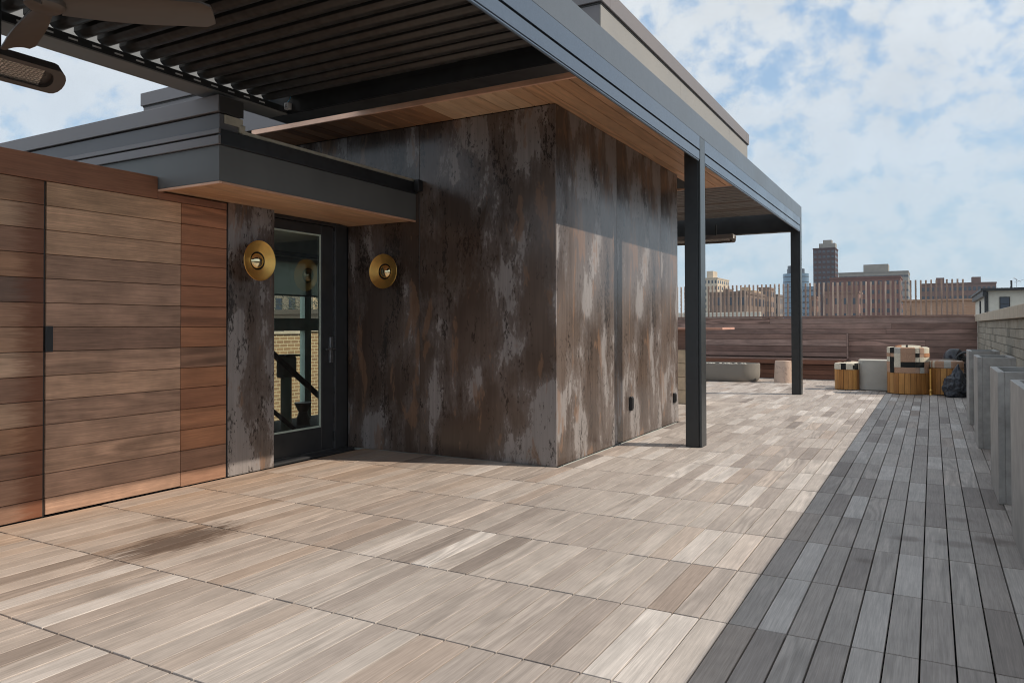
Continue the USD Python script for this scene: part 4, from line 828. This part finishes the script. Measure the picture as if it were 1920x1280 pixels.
building('brick_block', 'low brown brick block behind the fence slats right of the near column', 'building', -39.95, -32.04, 160, 20, 8.0, (0.17, 0.125, 0.10), 9, 6, 5, roof=[(-38, -36.6, 9.4, 3), (-34.4, -33.4, 9.0, 3)])
building('apartment_block', 'tan apartment block with sunlit side seen through the slats', 'building', -42.97, -38.7, 200, 12, 10.0, TAN, 9, 4, 4, roof=[(-42.5, -40.6, 11.6, 4)])
building('apartment_block', 'taller grey brown apartment block left of the far column', 'building', -43.12, -40.2, 230, 9, 12.2, (0.24, 0.17, 0.13), 11, 4, 3)
building('apartment_block', 'slim grey apartment block beside the blue glass tower', 'building', -42.32, -39.4, 240, 9, 10.4, (0.21, 0.18, 0.16), 10, 3, 3)
# round blue glass tower
gt = thing('glass_tower', 'rounded blue glass tower behind the far pergola column', 'tower', (-71, 488, -22))
part(gt, 'shaft', trimesh.creation.cylinder(radius=7.6, height=55.2, sections=48).apply_translation((-71.1, 488, 5.6)), m_blueglass, smooth=30)
part(gt, 'floor_bands', join([trimesh.creation.cylinder(radius=7.66, height=0.5, sections=48).apply_translation((-71.1, 488, z)) for z in np.arange(-20, 33, 3.2)]), m_farwin, kind='stuff')
part(gt, 'crown', [trimesh.creation.cylinder(radius=5.2, height=3.0, sections=32).apply_translation((-71.1, 488, 34.7)), trimesh.creation.cylinder(radius=3.9, height=2.0, sections=32).apply_translation((-72.0, 488, 37.2)), box(-73.6, -71.9, 487, 490, 38.2, 39.6)], m_farwin)
building('glass_block', 'blue glass office block in front of the dark tower foot', 'building', -57.53, -44.08, 420, 25, 21.3, (0.2, 0.3, 0.4), 14, 10, 6, wcol=m_farwin, wr=(0.75, 0.35), mat=m_blueglass)
tw = building('brick_tower', 'tall dark brown brick tower rising above the fence', 'tower', -47.01, -37.3, 380, 13, 37.6, DKB, 24, 5, 6, wcol=m_farwin, wr=(0.62, 0.45))
part(tw, 'roof_house', [box(-44.7, -37.5, 383, 390, 38.21, 40.6)], m_far, tone=GRY)
part(tw, 'roof_house', [box(-43.0, -39.2, 384, 389, 40.61, 42.3)], m_far, tone=GRY)
building('apartment_block', 'brown block with sunlit cream side at the dark tower foot', 'building', -31.53, -29.3, 250, 10, 9.8, (0.20, 0.12, 0.09), 9, 3, 4)
building('brick_slab', 'wide red brown brick slab behind the slats in the middle of the skyline', 'building', -26.43, -5.9, 260, 18, 16.2, (0.165, 0.082, 0.068), 13, 9, 5, wr=(0.5, 0.42))
building('brick_slab', 'lower brown brick wing in front of the wide brick slab', 'building', -22.0, -13.6, 205, 12, 9.4, (0.21, 0.125, 0.10), 8, 4, 4, wr=(0.3, 0.4))
building('office_slab', 'grey office slab with strip windows and a box on its roof', 'building', -39.88, -7.6, 420, 30, 28.0, GRY, 14, 14, 6, wr=(0.9, 0.28), roof=[(-28.45, -16.89, 32.75, 12)])
bh = building('brick_housing', 'long brown brick housing block with two roof boxes at the right', 'building', -0.64, 22.01, 300, 16, 15.4, (0.16, 0.10, 0.085), 12, 16, 5, wr=(0.6, 0.42), roof=[(4.03, 6.6, 18.1, 5), (15.0, 17.7, 18.05, 5)])
building('low_brick_building', 'low orange brick building behind the right end of the slats', 'building', -0.08, 7.3, 90, 10, 3.9, (0.3, 0.2, 0.1), 0, 0, mat=m_red_brick, parapet=0.18)
lw = thing('neighbour_parapet', 'cream block parapet of the next roof behind the slats', 'wall', (-4, 22, 0))
for i in range(9): part(lw, 'cream_block', box(-9.0 + i * 0.72, -9.0 + (i + 1) * 0.72 - 0.02, 22, 22.25, 0.9, 1.70, 0.01), m_white)
part(lw, 'wall', [box(-9, -2.52, 22.02, 22.23, -22, 0.89)], m_white)
# pale house over the parapet
ph = thing('pale_house', 'pale rendered house with black gutter above the parapet at the right', 'house', (8, 36, -10))
part(ph, 'wall', box(4.95, 16.0, 34, 44, -10, 2.74), m_white)
wf = part(ph, 'window', [box(5.44, 5.83, 33.95, 33.995, 1.80, 2.46, 0.01)], m_black)
part(wf, 'pane', [box(5.475, 5.795, 33.94, 33.9495, 1.84, 2.12), box(5.475, 5.795, 33.94, 33.9495, 2.15, 2.42)], m_farwin)
part(ph, 'string_course', [box(4.95, 5.42, 33.96, 33.999, 1.83, 1.87)], m_fartrim)
part(ph, 'roof_edge', [box(4.72, 16.2, 33.7, 44.2, 2.745, 2.85)], m_black)
part(ph, 'fascia', [box(4.80, 4.949, 33.8, 44, 2.5, 2.744)], m_black)
part(ph, 'downpipe', [tube([(4.91, 33.95, 2.6), (4.91, 33.95, -2)], 0.045), tube([(4.72, 34.2, 2.3), (4.72, 34.2, -2)], 0.035)], m_black)
part(ph, 'vent_pipe', [tube([(5.93, 34.5, 2.85), (5.93, 34.5, 3.20)], 0.04)], m_black)
part(ph, 'aerial', [tube([(6.14, 34.8, 2.85), (6.14, 34.8, 3.30)], 0.012), tube([(6.02, 34.8, 3.32), (6.32, 34.8, 3.14)], 0.008), tube([(6.06, 34.8, 3.12), (6.42, 34.8, 3.24)], 0.008), tube([(6.06, 34.8, 3.36), (6.2, 34.8, 3.2)], 0.008)], m_steel)
part(ph, 'balcony_trim', [box(4.97, 5.02, 33.96, 33.998, 1.2, 2.7)], m_black)
# seen through the stair window
nb = thing('neighbour_brick_wall', 'sunlit buff brick wall seen through the glass door', 'wall', (-9.5, 6, -5))
part(nb, 'wall', box(-9.75, -9.5, 2.0, 6.74, -8, 1.06), m_yellow_brick)
part(nb, 'wall', box(-10.6, -10.35, 6.5, 9.0, -8, 1.10), m_yellow_brick)
part(nb, 'capping', [box(-9.8, -9.46, 2.0, 6.78, 1.061, 1.11), box(-10.65, -10.3, 6.8, 9.0, 1.101, 1.15)], m_capstone)
building('tan_town_house', 'tan town house far beyond the stair window glass', 'house', -44, -39.6, 38, 6, 4.4, TAN, 6, 3, 3)
building('town_house', 'low brown town house with orange roof edge beyond the stair window', 'house', -30, -24, 24, 14, 1.9, (0.24, 0.18, 0.13), 0, 0, parapet=0.25)
tr = thing('bare_tree', 'bare twiggy tree beyond the neighbour roofs behind the door glass', 'tree', (-33, 33, -15))
part(tr, 'trunk', [tube([(-33, 33, -15), (-33, 33.2, -3), (-32.6, 33.4, 0.5)], 0.3), tube([(-33, 33.2, -3), (-34.4, 33.6, 1.5)], 0.15), tube([(-32.8, 33.4, -1), (-31.4, 32.6, 2.2)], 0.13)], m_bark)
V, Fc = [], []
for k in range(2600):
    d = rng.normal(size=3); d /= np.linalg.norm(d); c = np.array([-33, 33, 1.2]) + d * np.array([4.8, 5.2, 3.2]) * rng.random() ** 0.4
    a = rng.normal(size=3); a /= np.linalg.norm(a); b = np.cross(a, d); b /= np.linalg.norm(b) + 1e-9; L, w = rng.uniform(.3, .8), 0.022
    o = len(V); V += [c - a * L - b * w, c - a * L + b * w, c + a * L]; Fc.append((o, o + 1, o + 2))
part(tr, 'crown', trimesh.Trimesh(np.array(V), np.array(Fc), process=False), m_leaf)

# ------------------------------------------------------------------ thin city haze
hz = usdkit.material(stage, LK + 'haze', {'v': ('principled_volume', dict(color=(0.80, 0.88, 0.97), density=0.00016, anisotropy=0.0))}, [], volume='v.volume')
solo('haze', box(-3200, 3200, -600, 5200, -23.5, 60.0), hz, label='thin bluish city haze', kind='stuff')
